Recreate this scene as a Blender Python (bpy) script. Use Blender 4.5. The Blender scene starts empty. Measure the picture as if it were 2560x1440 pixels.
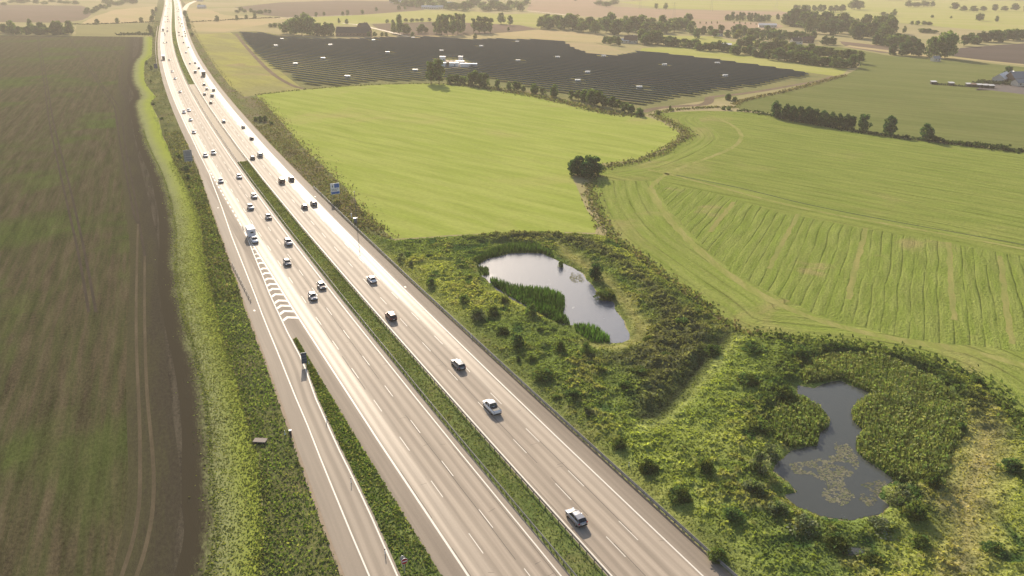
import bpy, math, random
import numpy as np
from mathutils import Vector, Matrix
from mathutils.geometry import tessellate_polygon

random.seed(7); RNG = np.random.default_rng(11)
S = bpy.context.scene
R = math.radians

# ------------------------------------------------------------------ camera
CAM_H = 79.4; PITCH = math.atan(805/2000.0)
cam = bpy.data.cameras.new('camera'); cam.sensor_width = 36; cam.lens = 28.125
cam.clip_start = 1; cam.clip_end = 12000
co = bpy.data.objects.new('camera', cam); S.collection.objects.link(co)
co.location = (0, 0, CAM_H); co.rotation_euler = (R(90)-PITCH, 0, 0); S.camera = co
# ------------------------------------------------------------------ world, sun, exposure
SUN_AZ, SUN_EL = R(-12), R(25)
W = bpy.data.worlds.new('World'); S.world = W; W.use_nodes = True
nt = W.node_tree; sky = nt.nodes.new('ShaderNodeTexSky'); sky.sky_type = 'NISHITA'; sky.sun_disc = False
sky.sun_elevation = SUN_EL; sky.sun_rotation = SUN_AZ; sky.dust_density = 2.5; sky.ozone_density = 1.5
nt.links.new(sky.outputs[0], nt.nodes['Background'].inputs[0]); nt.nodes['Background'].inputs[1].default_value = 0.105
sun = bpy.data.lights.new('sun', 'SUN'); sun.energy = 5.0; sun.angle = R(0.55); sun.color = (1.0, 0.87, 0.70)
so = bpy.data.objects.new('sun', sun); S.collection.objects.link(so)
sv = Vector((math.sin(SUN_AZ)*math.cos(SUN_EL), math.cos(SUN_AZ)*math.cos(SUN_EL), math.sin(SUN_EL)))
so.rotation_euler = sv.to_track_quat('Z', 'Y').to_euler()
S.view_settings.view_transform = 'Standard'; S.view_settings.look = 'None'
S.view_settings.exposure = 0.72; S.view_settings.gamma = 1
S.cycles.volume_bounces = 0; S.cycles.max_bounces = 6; S.cycles.transparent_max_bounces = 6
S.cycles.sample_clamp_indirect = 4; S.cycles.sample_clamp_direct = 12

# ------------------------------------------------------------------ ground survey: image point -> ground point
SP, CP = math.sin(PITCH), math.cos(PITCH)
def G(px, py, h=0.0):
    u, v = px-1280.0, py-720.0
    dn = 2000*SP+v*CP; fw = 2000*CP-v*SP; k = (CAM_H-h)/dn
    return (u*k, fw*k)
def GP(pts): return [G(*p) for p in pts]
def ppm(py):                       # metres per photo pixel, across, at ground row py
    return CAM_H/(2000*SP+(py-720)*CP)

# ------------------------------------------------------------------ noise in numpy
_T = RNG.random((256, 256))
def vnoise(x, y, s, o=0):
    x = np.asarray(x)/s+o*17.3+500; y = np.asarray(y)/s+o*9.1+500
    xi = np.floor(x).astype(int); yi = np.floor(y).astype(int); fx = x-xi; fy = y-yi
    fx = fx*fx*(3-2*fx); fy = fy*fy*(3-2*fy)
    a = _T[xi % 256, yi % 256]; b = _T[(xi+1) % 256, yi % 256]; c = _T[xi % 256, (yi+1) % 256]; d = _T[(xi+1) % 256, (yi+1) % 256]
    return (a*(1-fx)+b*fx)*(1-fy)+(c*(1-fx)+d*fx)*fy
def inpoly(x, y, poly):
    x = np.asarray(x); y = np.asarray(y); r = np.zeros(x.shape, bool); n = len(poly); j = n-1
    for i in range(n):
        xi, yi = poly[i]; xj, yj = poly[j]
        c = ((yi > y) != (yj > y)) & (x < (xj-xi)*(y-yi)/((yj-yi) if yj != yi else 1e-9)+xi)
        r ^= c; j = i
    return r
def polydist(x, y, poly, closed=True):
    d = np.full(np.shape(x), 1e9); n = len(poly)
    for i in range(n if closed else n-1):
        ax, ay = poly[i]; bx, by = poly[(i+1) % n]; dx, dy = bx-ax, by-ay; L2 = dx*dx+dy*dy+1e-9
        t = np.clip(((x-ax)*dx+(y-ay)*dy)/L2, 0, 1)
        d = np.minimum(d, np.hypot(x-ax-t*dx, y-ay-t*dy))
    return d
def rough_edge(poly, step=3.0, amp=.5):
    out = []; n = len(poly)
    for i in range(n):
        a = Vector(poly[i]); b = Vector(poly[(i+1) % n]); L = (b-a).length; k = max(1, min(400, int(L/step)))
        nn = Vector((-(b-a).y, (b-a).x))/max(L, 1e-6)
        for q in range(k):
            p = a+(b-a)*(q/k); d = (float(vnoise(p.x, p.y, step*2.2))-.5)*2*amp
            out.append((p.x+nn.x*d, p.y+nn.y*d))
    return out
def dense(pts, st=1.5):
    P_ = np.array(pts); cum = np.r_[0, np.cumsum(np.hypot(*np.diff(P_, axis=0).T))]; t = np.arange(0, cum[-1], st)
    return list(zip(np.interp(t, cum, P_[:, 0]), np.interp(t, cum, P_[:, 1])))
def smooth_line(pts, it=2):
    for _ in range(it):
        o = [pts[0]]
        for a, b in zip(pts[:-1], pts[1:]):
            o += [(a[0]*.75+b[0]*.25, a[1]*.75+b[1]*.25), (a[0]*.25+b[0]*.75, a[1]*.25+b[1]*.75)]
        pts = o+[pts[-1]]
    return pts

# ------------------------------------------------------------------ tags and object helpers
def tag(o, label=None, cat=None, group=None, kind=None):
    if label: o['label'] = label
    if cat: o['category'] = cat
    if group: o['group'] = group
    if kind: o['kind'] = kind
    return o
def link(name, me, parent=None):
    o = bpy.data.objects.new(name, me); S.collection.objects.link(o)
    if parent is not None: o.parent = parent
    return o
def empty(name, loc=(0, 0, 0), rz=0):
    o = bpy.data.objects.new(name, None); S.collection.objects.link(o); o.location = loc; o.rotation_euler = (0, 0, rz)
    o.empty_display_size = .5
    return o
def copy_tree(o, parent=None):
    c = o.copy(); S.collection.objects.link(c); c.parent = parent
    for ch in list(o.children): copy_tree(ch, c)
    return c
def flat(name, poly, z, mat, kind='structure', step=None, amp=.5):
    if step: poly = rough_edge(poly, step, amp)
    tris = tessellate_polygon([[Vector((x, y, 0)) for x, y in poly]])
    me = bpy.data.meshes.new(name); me.from_pydata([(x, y, z) for x, y in poly], [], [tuple(t) for t in tris])
    me.update()
    if me.polygons and sum(p.normal.z*p.area for p in me.polygons) < 0: me.flip_normals()
    me.materials.append(mat); o = link(name, me)
    if kind: o['kind'] = kind
    return o
class MB:
    """collects solid pieces for one mesh"""
    def __init__(s): s.v = []; s.f = []; s.m = []
    def add(s, vs, fs, m=0):
        n = len(s.v); s.v += [tuple(p) for p in vs]; s.f += [tuple(i+n for i in f) for f in fs]; s.m += [m]*len(fs); return s
    def box(s, c, d, m=0, rz=0.0, taper=1.0):
        x, y, z = d[0]/2, d[1]/2, d[2]/2; ca, sa = math.cos(rz), math.sin(rz); vs = []
        for k in (-1, 1):
            t = taper if k > 0 else 1
            for (i, j) in ((-1, -1), (1, -1), (1, 1), (-1, 1)):
                a, b = i*x*t, j*y*t; vs.append((c[0]+a*ca-b*sa, c[1]+a*sa+b*ca, c[2]+k*z))
        return s.add(vs, [(0, 3, 2, 1), (4, 5, 6, 7), (0, 1, 5, 4), (1, 2, 6, 5), (2, 3, 7, 6), (3, 0, 4, 7)], m)
    def tube(s, a, b, r, r2=None, n=8, m=0, caps=True):
        r2 = r if r2 is None else r2; a = Vector(a); b = Vector(b); d = (b-a).normalized()
        q = d.orthogonal().normalized(); w = d.cross(q); vs = []
        for p, rr in ((a, r), (b, r2)):
            for i in range(n):
                t = 2*math.pi*i/n; vs.append(p+q*math.cos(t)*rr+w*math.sin(t)*rr)
        fs = [(i, (i+1) % n, n+(i+1) % n, n+i) for i in range(n)]
        if caps: fs += [tuple(range(n-1, -1, -1)), tuple(range(n, 2*n))]
        return s.add(vs, fs, m)
    def strip(s, line, z, w, m=0, jit=0):          # flat painted line
        n = len(line); vs = []; w0 = w
        for i, (x, y) in enumerate(line):
            a = line[max(i-1, 0)]; b = line[min(i+1, n-1)]; dx, dy = b[0]-a[0], b[1]-a[1]; L = math.hypot(dx, dy) or 1
            if jit: w = w0*(1-jit/2+jit*float(vnoise(x, y, 3.5)))
            vs += [(x+dy/L*w/2, y-dx/L*w/2, z), (x-dy/L*w/2, y+dx/L*w/2, z)]
        return s.add(vs, [(2*i, 2*i+1, 2*i+3, 2*i+2) for i in range(n-1)], m)
    def build(s, name, mats, parent=None, smooth=False):
        me = bpy.data.meshes.new(name); me.from_pydata(s.v, [], s.f)
        for m in (mats if isinstance(mats, (list, tuple)) else [mats]): me.materials.append(m)
        me.polygons.foreach_set('material_index', s.m)
        if smooth: me.polygons.foreach_set('use_smooth', [True]*len(s.f))
        me.update(); return link(name, me, parent)
def np_mesh(name, V, F, mat, col=None, smooth=False, parent=None, link_it=True):
    """V (n,3), F (m,k) numpy -> mesh"""
    me = bpy.data.meshes.new(name); n, m, k = len(V), len(F), F.shape[1]
    me.vertices.add(n); me.vertices.foreach_set('co', np.ascontiguousarray(V, np.float32).ravel())
    me.loops.add(m*k); me.loops.foreach_set('vertex_index', np.ascontiguousarray(F, np.int32).ravel())
    me.polygons.add(m); me.polygons.foreach_set('loop_start', np.arange(0, m*k, k, dtype=np.int32))
    try: me.polygons.foreach_set('loop_total', np.full(m, k, np.int32))
    except Exception: pass
    if smooth: me.polygons.foreach_set('use_smooth', np.ones(m, bool))
    me.update(calc_edges=True)
    if col is not None:
        at = me.attributes.new('Col', 'FLOAT_COLOR', 'POINT')
        c4 = np.ones((n, 4), np.float32); c4[:, :3] = col; at.data.foreach_set('color', c4.ravel())
    me.materials.append(mat)
    return link(name, me, parent) if link_it else me

# ------------------------------------------------------------------ materials
class NB:
    def __init__(s, name):
        s.m = bpy.data.materials.new(name); s.m.use_nodes = True; s.t = s.m.node_tree; s.n = s.t.nodes; s.l = s.t.links
        s.p = s.n['Principled BSDF']; s.out = s.n['Material Output']
    def node(s, ty, **k):
        x = s.n.new(ty)
        for a, b in k.items(): setattr(x, a, b)
        return x
    def sock(s, v, i):
        if isinstance(v, (int, float)): i.default_value = v
        elif isinstance(v, (tuple, list)): i.default_value = (list(v)+[1])[:len(i.default_value)] if len(i.default_value) == 4 else list(v)[:3]
        else: s.l.new(v, i)
    def math(s, op, a, b=0.0, c=None, clamp=False):
        x = s.node('ShaderNodeMath', operation=op, use_clamp=clamp); s.sock(a, x.inputs[0]); s.sock(b, x.inputs[1])
        if c is not None: s.sock(c, x.inputs[2])
        return x.outputs[0]
    def noise(s, vec, scale, detail=3, rough=.55, dist=0):
        x = s.node('ShaderNodeTexNoise'); s.l.new(vec, x.inputs['Vector']); x.inputs['Scale'].default_value = scale
        x.inputs['Detail'].default_value = detail; x.inputs['Roughness'].default_value = rough; x.inputs['Distortion'].default_value = dist
        return x.outputs['Fac']
    def mapv(s, vec, rot=0, scale=(1, 1, 1)):
        a = s.node('ShaderNodeMapping'); a.inputs['Rotation'].default_value = (0, 0, rot); s.l.new(vec, a.inputs[0])
        b = s.node('ShaderNodeVectorMath', operation='MULTIPLY'); s.l.new(a.outputs[0], b.inputs[0]); b.inputs[1].default_value = scale
        return b.outputs[0]
    def obj(s): return s.node('ShaderNodeTexCoord').outputs['Object']
    def ramp(s, f, lo, hi):
        x = s.node('ShaderNodeMapRange'); x.interpolation_type = 'SMOOTHSTEP'; s.l.new(f, x.inputs[0]); x.inputs[1].default_value = lo; x.inputs[2].default_value = hi
        return x.outputs[0]
    def mix(s, f, a, b):
        x = s.node('ShaderNodeMix', data_type='RGBA'); s.sock(f, x.inputs[0]); s.sock(a, x.inputs[6]); s.sock(b, x.inputs[7]); return x.outputs[2]
    def scale(s, c, f):
        x = s.node('ShaderNodeVectorMath', operation='SCALE'); s.sock(c, x.inputs[0]); s.sock(f, x.inputs['Scale']); return x.outputs[0]
    def sep(s, v):
        x = s.node('ShaderNodeSeparateXYZ'); s.l.new(v, x.inputs[0]); return x.outputs
    def bump(s, h, strength, dist):
        x = s.node('ShaderNodeBump'); s.l.new(h, x.inputs['Height']); x.inputs['Strength'].default_value = strength; x.inputs['Distance'].default_value = dist
        s.l.new(x.outputs[0], s.p.inputs['Normal']); return x.outputs[0]
    def set(s, col=None, rough=None, spec=None, metal=None, coat=None):
        if col is not None: s.sock(col, s.p.inputs['Base Color'])
        if rough is not None: s.sock(rough, s.p.inputs['Roughness'])
        if spec is not None: s.sock(spec, s.p.inputs['Specular IOR Level'])
        if metal is not None: s.sock(metal, s.p.inputs['Metallic'])
        if coat is not None: s.sock(coat, s.p.inputs['Coat Weight'])
        return s.m
def plain(name, col, rough=.7, spec=.3, metal=0.0, coat=0.0, var=.08, nscale=2.0):
    b = NB(name); o = b.obj(); n = b.noise(o, nscale, 3)
    f = b.math('ADD', b.math('MULTIPLY', n, 2*var), 1-var)
    return b.set(b.scale(col, f), rough, spec, metal, coat)

def field_mat(name, c1, c2, c3=None, az=0, row=0, rowamp=.25, patch=.012, stretch=6, fine=1.2, bump=.35, bdist=.25,
              lo=.38, hi=.62, uv=False, spotamt=.35, c3lo=.55, c3hi=.72, rowbump=0.0, wob=1.0, patch3=.02, line=False):
    """crop or meadow: soft colour patches stretched along the working direction, rows, and a fine grain"""
    b = NB(name)
    if uv: vec0 = b.node('ShaderNodeTexCoord').outputs['UV']; pq = b.mapv(vec0, 0)
    else: vec0 = b.obj(); pq = b.mapv(vec0, R(az))
    st = b.mapv(pq, 0, (1, 1.0/stretch, 1))
    f1 = b.ramp(b.noise(st, patch*stretch*.8, 5, .62), lo, hi)
    col = b.mix(f1, c1, c2)
    if c3 is not None:
        col = b.mix(b.ramp(b.noise(pq, patch3, 4, .6, .4), c3lo, c3hi), col, c3)
    fn = b.noise(b.mapv(pq, 0, (1, .55, 1)), fine, 4, .7)
    med = b.noise(b.mapv(pq, 0, (1, .12, 1)), fine*.28, 3, .6)
    h = b.math('ADD', fn, b.math('MULTIPLY', med, .7))
    fac = b.math('ADD', b.math('MULTIPLY', b.math('SUBTRACT', fn, .5), spotamt*2), 1)
    fac = b.math('ADD', fac, b.math('MULTIPLY', b.math('SUBTRACT', med, .5), spotamt*1.4))
    if row:
        x = b.sep(pq)[0]
        w = b.math('MULTIPLY', b.math('SUBTRACT', b.noise(pq, .035, 1), .5), 9.0*wob)
        ph = b.math('MULTIPLY', b.math('ADD', x, w), 2*math.pi/row)
        s_ = b.math('SINE', ph)
        if line:
            q = b.math('SUBTRACT', 1, b.math('ABSOLUTE', b.math('SINE', b.math('MULTIPLY', ph, .5)))); s_ = b.math('SUBTRACT', .15, b.math('MULTIPLY', b.math('POWER', q, 4.0), 2.4))
        irr = b.ramp(b.noise(b.mapv(pq, 0, (1, .15, 1)), .16, 4, .7), .32, .62)
        s2 = b.math('MULTIPLY', s_, irr)
        fac = b.math('ADD', fac, b.math('MULTIPLY', s2, rowamp))
        h = b.math('ADD', h, b.math('MULTIPLY', s2, rowbump))
    if bump: b.bump(h, bump, bdist)
    return b.set(b.scale(col, fac), 1.0, 0.0)

def foliage_mat(name, trans=.38, usecol=True, col=(.07, .1, .03)):
    b = NB(name); isl = b.node('ShaderNodeNewGeometry').outputs['Random Per Island']
    oi = b.node('ShaderNodeObjectInfo').outputs['Random']
    if usecol: c = b.node('ShaderNodeAttribute', attribute_name='Col').outputs['Color']
    else: c = col
    f = b.math('ADD', b.math('MULTIPLY', isl, .55), .7)
    f = b.math('MULTIPLY', f, b.math('ADD', b.math('MULTIPLY', oi, .45), .78))
    c = b.scale(c, f)
    d = b.node('ShaderNodeBsdfDiffuse'); b.l.new(c, d.inputs[0])
    t = b.node('ShaderNodeBsdfTranslucent'); wc = b.node('ShaderNodeVectorMath', operation='MULTIPLY'); b.l.new(c, wc.inputs[0]); wc.inputs[1].default_value = (1.3, 1.3, .65)
    b.l.new(wc.outputs[0], t.inputs[0])
    m = b.node('ShaderNodeMixShader'); m.inputs[0].default_value = trans
    b.l.new(d.outputs[0], m.inputs[1]); b.l.new(t.outputs[0], m.inputs[2]); b.l.new(m.outputs[0], b.out.inputs[0])
    return b.m
M_leaf = foliage_mat('leaves')
M_bark = plain('bark', (.09, .07, .05), .9, .1)

# ------------------------------------------------------------------ road geometry
YK = [(70,20.3),(130,-11.0),(190,-41.7),(250,-71.8),(310,-101.3),(370,-130.2),(430,-158.5),(490,-186.3),(550,-213.6),(610,-240.4),(670,-266.6),(730,-292.5),(790,-318.0),(850,-343.0),(910,-367.8),(970,-392.3),(1030,-416.5),(1090,-440.5),(1150,-464.4),(1210,-488.1),(1330,-535.3),(1450,-582.3),(1570,-629.4),(1690,-676.6),(1810,-723.9),(1930,-771.6),(2050,-819.5),(2170,-867.8),(2290,-916.3),(2600,-1044)]
_ys = np.array([a for a, b in YK], float); _xs = np.array([b for a, b in YK], float)
def cx(y):
    if y < 70: return 20.3+(70-y)*.522
    return float(np.interp(y, _ys, _xs))
def cslope(y): return (cx(y+12)-cx(y-12))/24
def rp(y, off):                        # point beside the median centre at row y
    m = cslope(y); L = math.hypot(1, m); return (cx(y)+off/L, y-m*off/L)
def road_az(y): return math.atan2(cslope(y), 1)
YR = list(np.arange(40, 400, 6.0))+list(np.arange(400, 2500, 20.0))
_e0y = [40, 89, 98, 111, 126, 147, 168, 197, 217, 250, 270, 300, 330, 345, 376, 2600]
_e0o = [-33.4, -30.8, -30.3, -29.7, -28.7, -27.4, -26.2, -24.8, -23.7, -22.0, -21.2, -19.9, -18.6, -18.1, -17.9, -17.9]
def e0(y): return float(np.interp(y, _e0y, _e0o))
_gly = [40, 89, 95, 101, 112, 121, 132, 149, 163, 179, 189, 201, 213, 228, 243, 259]
_glo = [-26.6, -24.0, -23.8, -23.4, -22.6, -22.1, -21.7, -20.8, -19.3, -18.9, -18.4, -17.9, -17.1, -16.2, -15.2, -14.5]
def gl(y): return float(np.interp(y, _gly, _glo))
_lly = [40, 89, 95, 104, 116, 126, 138, 152, 173, 184, 197, 217, 245, 283, 330, 402, 2600]
_llo = [-30.0, -27.7, -27.2, -26.9, -26.2, -25.6, -24.8, -24.2, -23.0, -22.5, -21.7, -20.7, -19.4, -17.3, -15.3, -14.75, -14.75]
def ll(y): return float(np.interp(y, _lly, _llo))

def road_sheet(name, ys, edges, z, mat, uvoff):
    """edges: list of functions y->offset, left to right"""
    V = []; F = []; UV = []; k = len(edges); s = 0
    for i, y in enumerate(ys):
        if i: s += math.dist(rp(ys[i-1], 0), rp(y, 0))
        for e in edges:
            o = e(y); x, yy = rp(y, o); V.append((x, yy, z)); UV.append((o-uvoff(y), s))
    for i in range(len(ys)-1):
        for j in range(k-1):
            a = i*k+j; F.append((a, a+1, a+1+k, a+k))
    me = bpy.data.meshes.new(name); me.from_pydata(V, [], F); uv = me.uv_layers.new(name='UVMap')
    for lp in me.loops: uv.data[lp.index].uv = UV[lp.vertex_index]
    me.materials.append(mat); me.update(); o = link(name, me); o['kind'] = 'structure'; return o

def asphalt(name, tracks, c1=(.265, .222, .176), c2=(.335, .282, .224), r0=.56, polished=()):
    """tracks: offsets of wheel tracks; polished: (centre, halfwidth, roughness drop, colour gain)"""
    b = NB(name); uv = b.node('ShaderNodeTexCoord').outputs['UV']; u = b.sep(uv)[0]
    st = b.mapv(uv, 0, (1, .02, 1)); long_ = b.noise(st, 1.1, 4, .6)
    st2 = b.mapv(uv, 0, (1, .004, 1)); lane = b.noise(st2, .35, 2)
    grain = b.noise(b.mapv(uv, 0), 3.0, 4, .7); patch = b.noise(b.mapv(uv, 0, (.5, .05, 1)), .5, 3)
    col = b.mix(b.ramp(long_, .3, .7), c1, c2)
    fac = b.math('ADD', b.math('MULTIPLY', b.math('SUBTRACT', grain, .5), .22), 1)
    fac = b.math('ADD', fac, b.math('MULTIPLY', b.math('SUBTRACT', patch, .5), .38))
    tsum = None
    for t in tracks:
        d = b.math('ABSOLUTE', b.math('SUBTRACT', u, t)); g = b.math('SUBTRACT', 1, b.ramp(d, .1, .75))
        tsum = g if tsum is None else b.math('ADD', tsum, g)
    rough = b.math('ADD', r0, b.math('MULTIPLY', b.math('SUBTRACT', long_, .5), .14))
    if tsum is not None:
        tt = b.math('MULTIPLY', tsum, b.math('ADD', .55, b.math('MULTIPLY', lane, .7)))
        fac = b.math('ADD', fac, b.math('MULTIPLY', tt, .30)); rough = b.math('SUBTRACT', rough, b.math('MULTIPLY', tt, .05))
    for (c, hw, dr, gain) in polished:
        d = b.math('ABSOLUTE', b.math('SUBTRACT', u, c)); g = b.math('SUBTRACT', 1, b.ramp(d, hw*.5, hw))
        fac = b.math('ADD', fac, b.math('MULTIPLY', g, gain)); rough = b.math('SUBTRACT', rough, b.math('MULTIPLY', g, dr))
    b.bump(b.math('ADD', grain, b.noise(b.mapv(uv, 0), 9.0, 2)), .12, .03)
    spec = .012
    for (c, hw, dr, gain) in polished:
        if dr > 0:
            d = b.math('ABSOLUTE', b.math('SUBTRACT', u, c)); spec = b.math('ADD', .012, b.math('MULTIPLY', b.math('SUBTRACT', 1, b.ramp(d, hw*.35, hw*1.2)), .022))
    return b.set(b.scale(col, fac), rough, spec)

# ------------------------------------------------------------------ the land: one base sheet and the fields on it
C_straw = (.30, .27, .13)
m_far = field_mat('far_meadow', (.26, .24, .11), (.33, .28, .15), (.2, .22, .08), az=-60, patch=.003, stretch=3, fine=.12, bump=0, spotamt=.12, patch3=.004)
base = flat('ground', [(-6000, -1500), (6000, -1500), (6000, 9000), (-6000, 9000)], 0.0, m_far)

m_brown = field_mat('bare_soil_and_seedlings', (.078, .064, .038), (.054, .056, .024), (.058, .078, .020), az=-22.5, row=7.5, rowamp=.13, patch=.03,
                    stretch=26, fine=1.8, bump=.9, bdist=.18, lo=.36, hi=.64, spotamt=.85, wob=.3, patch3=.014, c3lo=.50, c3hi=.66)
BR = [(345,92),(360,93),(362,95),(360,120),(357,140),(339,155),(335,192),(341,212),(360,241),(344,255),(346,277),(357,312),(360,332),(370,360),(384,392),(404,430),(422,485),(436,540),(441,600),(440,680),(450,740),(470,820),(495,900),(515,980),(527,1060),(533,1150),(535,1240),(550,1310),(545,1370),(525,1440),(515,1600),(-700,1600),(-500,800),(-250,300),(-150,88),(0,88)]
flat('ploughed_field', GP(BR), .020, m_brown, step=2.0, amp=.7)
m_soil = field_mat('dark_bare_soil', (.054, .046, .033), (.070, .060, .043), (.054, .057, .030), az=-22.5, row=1.9, rowamp=.16, patch=.05, stretch=26, fine=1.8, bump=.9, bdist=.18, spotamt=.85, wob=.3, patch3=.02)
SB = [p for p in BR[1:] if p[1] != 1600 and p[0] > 300 and not (p[0] < 330 and p[1] > 1500)]+[(515,1600)]+[(345,1600),(362,1380),(383,1290),(388,1200),(380,1110),(371,1000),(366,880),(364,760),(365,640),(352,560),(336,470),(318,380),(308,300),(304,240),(316,170),(322,120),(325,92)]
flat('dark_soil_band', GP(SB), .0215, m_soil, step=2.0, amp=1.2)
m_fade2 = NB('soil_transition'); _u = m_fade2.sep(m_fade2.node('ShaderNodeTexCoord').outputs['UV']); _pq = m_fade2.mapv(m_fade2.obj(), R(-22.5), (1, .12, 1))
_n = m_fade2.math('ADD', m_fade2.math('MULTIPLY', m_fade2.noise(_pq, 1.6, 4, .75), .6), m_fade2.math('MULTIPLY', m_fade2.noise(_pq, .35, 3), .6))
_f = m_fade2.ramp(m_fade2.math('ADD', m_fade2.math('SUBTRACT', _n, .6), m_fade2.math('MULTIPLY', _u[0], .05)), -.22, .22)
_g = m_fade2.math('ADD', .45, m_fade2.math('MULTIPLY', m_fade2.noise(m_fade2.mapv(m_fade2.obj(), R(-22.5), (1, .5, 1)), 1.8, 4, .75), 1.1)); m_fade2.bump(_g, .6, .14)
M_fade2 = m_fade2.set(m_fade2.scale(m_fade2.mix(_f, (.063, .059, .031), (.050, .043, .030)), _g), 1.0, 0.0)
m_lime = field_mat('young_green_crop', (.20, .245, .038), (.26, .30, .05), (.165, .19, .05), az=-24, row=1.6, rowamp=.1, patch=.05, stretch=8, fine=1.5,
                   bump=.9, bdist=.3, spotamt=.7, wob=.2, patch3=.05)
LIMER = [(381,92),(380,140),(362,155),(360,172),(361,210),(390,242),(375,257),(397,297),(405,336),(421,369),(434,403),(473,476),(490,519),(503,548),(510,624),(525,700),(547,800),(582,925),(600,993),(621,1053),(639,1127),(655,1240),(662,1340),(650,1440),(640,1600)]
LIMEL = [p for p in BR if p[0] < 600][1:31]
LL_ = [(358,92),(358,120),(354,140),(336,155),(332,192),(338,212),(357,241),(341,255),(343,277),(354,312),(357,332),(367,360),(381,392),(401,430),(418,485),(431,540),(436,600),(434,680),(444,740),(462,820),(486,900),(504,980),(515,1060),(520,1150),(522,1240),(536,1310),(530,1370),(508,1440),(500,1600)]
LIME = GP(LL_+LIMER[::-1]); flat('green_crop_strip', LIME, .023, m_lime, step=2.0, amp=.4)

m_verge = field_mat('rough_verge_grass', (.085, .10, .035), (.14, .145, .055), (.17, .14, .07), az=-25, patch=.05, stretch=3, fine=.9, bump=.8, bdist=.4, spotamt=.6, patch3=.05)
def e0p(y, d=0): return rp(y, e0(y)+d)
vl = [e0p(y, .4) for y in (40, 60, 80, 100, 130, 160, 200, 250, 300, 345, 400, 500, 600, 700, 800, 900, 1000, 1200, 1400, 1700, 2000, 2300)]
vr = [(395,0),(388,40),(382,80)]+LIMER[:]
flat('verge', vl+[e0p(2300, -30)]+GP(vr)+[(-130, 40)], .008, m_verge)

def edge_seedlings():
    g = smooth_line(GP(LL_), 2); r = np.random.default_rng(77); out = []
    for a, b in zip(g[:-1], g[1:]):
        L = math.dist(a, b); n = r.poisson(L*9)
        dx, dy = (b[0]-a[0])/max(L, 1e-6), (b[1]-a[1])/max(L, 1e-6); t = r.random(n); o_ = r.exponential(.7, n)-.9
        out.append(np.stack([a[0]+(b[0]-a[0])*t+dy*o_, a[1]+(b[1]-a[1])*t-dx*o_, np.full(n, .05)], 1))
    P_ = np.concatenate(out); P_ = P_[P_[:, 1] < 420]; n = len(P_)
    V, F, C = leaf_cards(P_, .22+.3*r.random(n), pick([(.17,.20,.05), (.20,.23,.07), (.14,.16,.06)], n, 3), .5, 1.2, 78)
    V[:, 2] = np.maximum(V[:, 2], .035); o = np_mesh('crop_seedlings', V, F, M_leaf, C); tag(o, 'pale green seedlings thinning out from the lime green strip into the ploughed field', 'crop', kind='stuff')
m_fade = NB('crop_margin'); _u = m_fade.sep(m_fade.node('ShaderNodeTexCoord').outputs['UV']); _ob = m_fade.obj(); _pq = m_fade.mapv(_ob, R(-24), (1, .35, 1))
_n = m_fade.math('ADD', m_fade.math('MULTIPLY', m_fade.noise(_pq, 2.2, 4, .75), .75), m_fade.math('MULTIPLY', m_fade.noise(_pq, .25, 3), .45))
_f = m_fade.ramp(m_fade.math('ADD', m_fade.math('SUBTRACT', _n, .62), m_fade.math('MULTIPLY', _u[0], .13)), -.28, .28)
m_fade.bump(_n, .5, .15)
M_fade = m_fade.set(m_fade.mix(_f, (.046, .039, .026), m_fade.mix(m_fade.ramp(m_fade.math('ADD', _u[0], m_fade.math('MULTIPLY', _n, 5.0)), 4.0, 10.0), m_fade.scale((.225, .24, .10), m_fade.math('ADD', .6, m_fade.math('MULTIPLY', _n, .65))), m_fade.scale((.245, .285, .048), m_fade.math('ADD', .6, m_fade.math('MULTIPLY', _n, .65))))), 1.0, 0.0)
SEED = edge_seedlings
def scatter(poly, dens, seed):
    r = np.random.default_rng(seed); P_ = np.array(poly); a = P_.min(0); b = P_.max(0); n = int((b[0]-a[0])*(b[1]-a[1])*dens)
    x = a[0]+(b[0]-a[0])*r.random(n); y = a[1]+(b[1]-a[1])*r.random(n); k = inpoly(x, y, poly); return x[k], y[k]
def lime_tufts():
    x, y = scatter(LIME, 11, 91); k = (y < 300) & (np.random.default_rng(1).random(len(x)) > np.clip((y-200)/100, 0, 1)); x, y = x[k], y[k]; n = len(x); r = np.random.default_rng(92)
    c = pick([(.215,.25,.065), (.25,.28,.075), (.17,.205,.055), (.25,.25,.10)], n, 93)*(.8+.4*vnoise(x, y, 3, 2))[:, None]
    V, F, C = leaf_cards(np.stack([x, y, .05+.09*r.random(n)*vnoise(x, y, 1.6, 4)], 1), .16+.22*r.random(n), c, .6, 1.0, 94)
    o = np_mesh('strip_grass', V, F, M_leaf, C); tag(o, 'rough lime green grass on the strip between ploughed field and verge', 'grass', kind='stuff')
# green field between motorway and hedgerow
m_green = field_mat('bright_green_crop', (.25, .295, .058), (.295, .325, .08), (.32, .305, .10), az=-48, line=True, row=12, rowamp=.05, patch=.02, stretch=9, fine=.9, bump=.5, bdist=.2, spotamt=.26, wob=1.2, patch3=.012)
GF = [(640,238),(745,225),(900,213),(1080,208),(1190,217),(1330,238),(1440,262),(1520,285),(1610,290),(1650,302),(1690,325),(1702,338),(1692,350),(1655,372),(1590,400),(1548,405),(1500,408),(1450,422),(1432,440),(1440,470),(1468,520),(1490,560),(1488,583),(1390,580),(1200,583),(1010,597),(985,597),(970,585),(930,555),(905,525),(880,490),(850,455),(800,410),(750,360),(700,300),(660,258)]
flat('green_field', GP(GF), .024, m_green, step=3, amp=.6)
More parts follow.
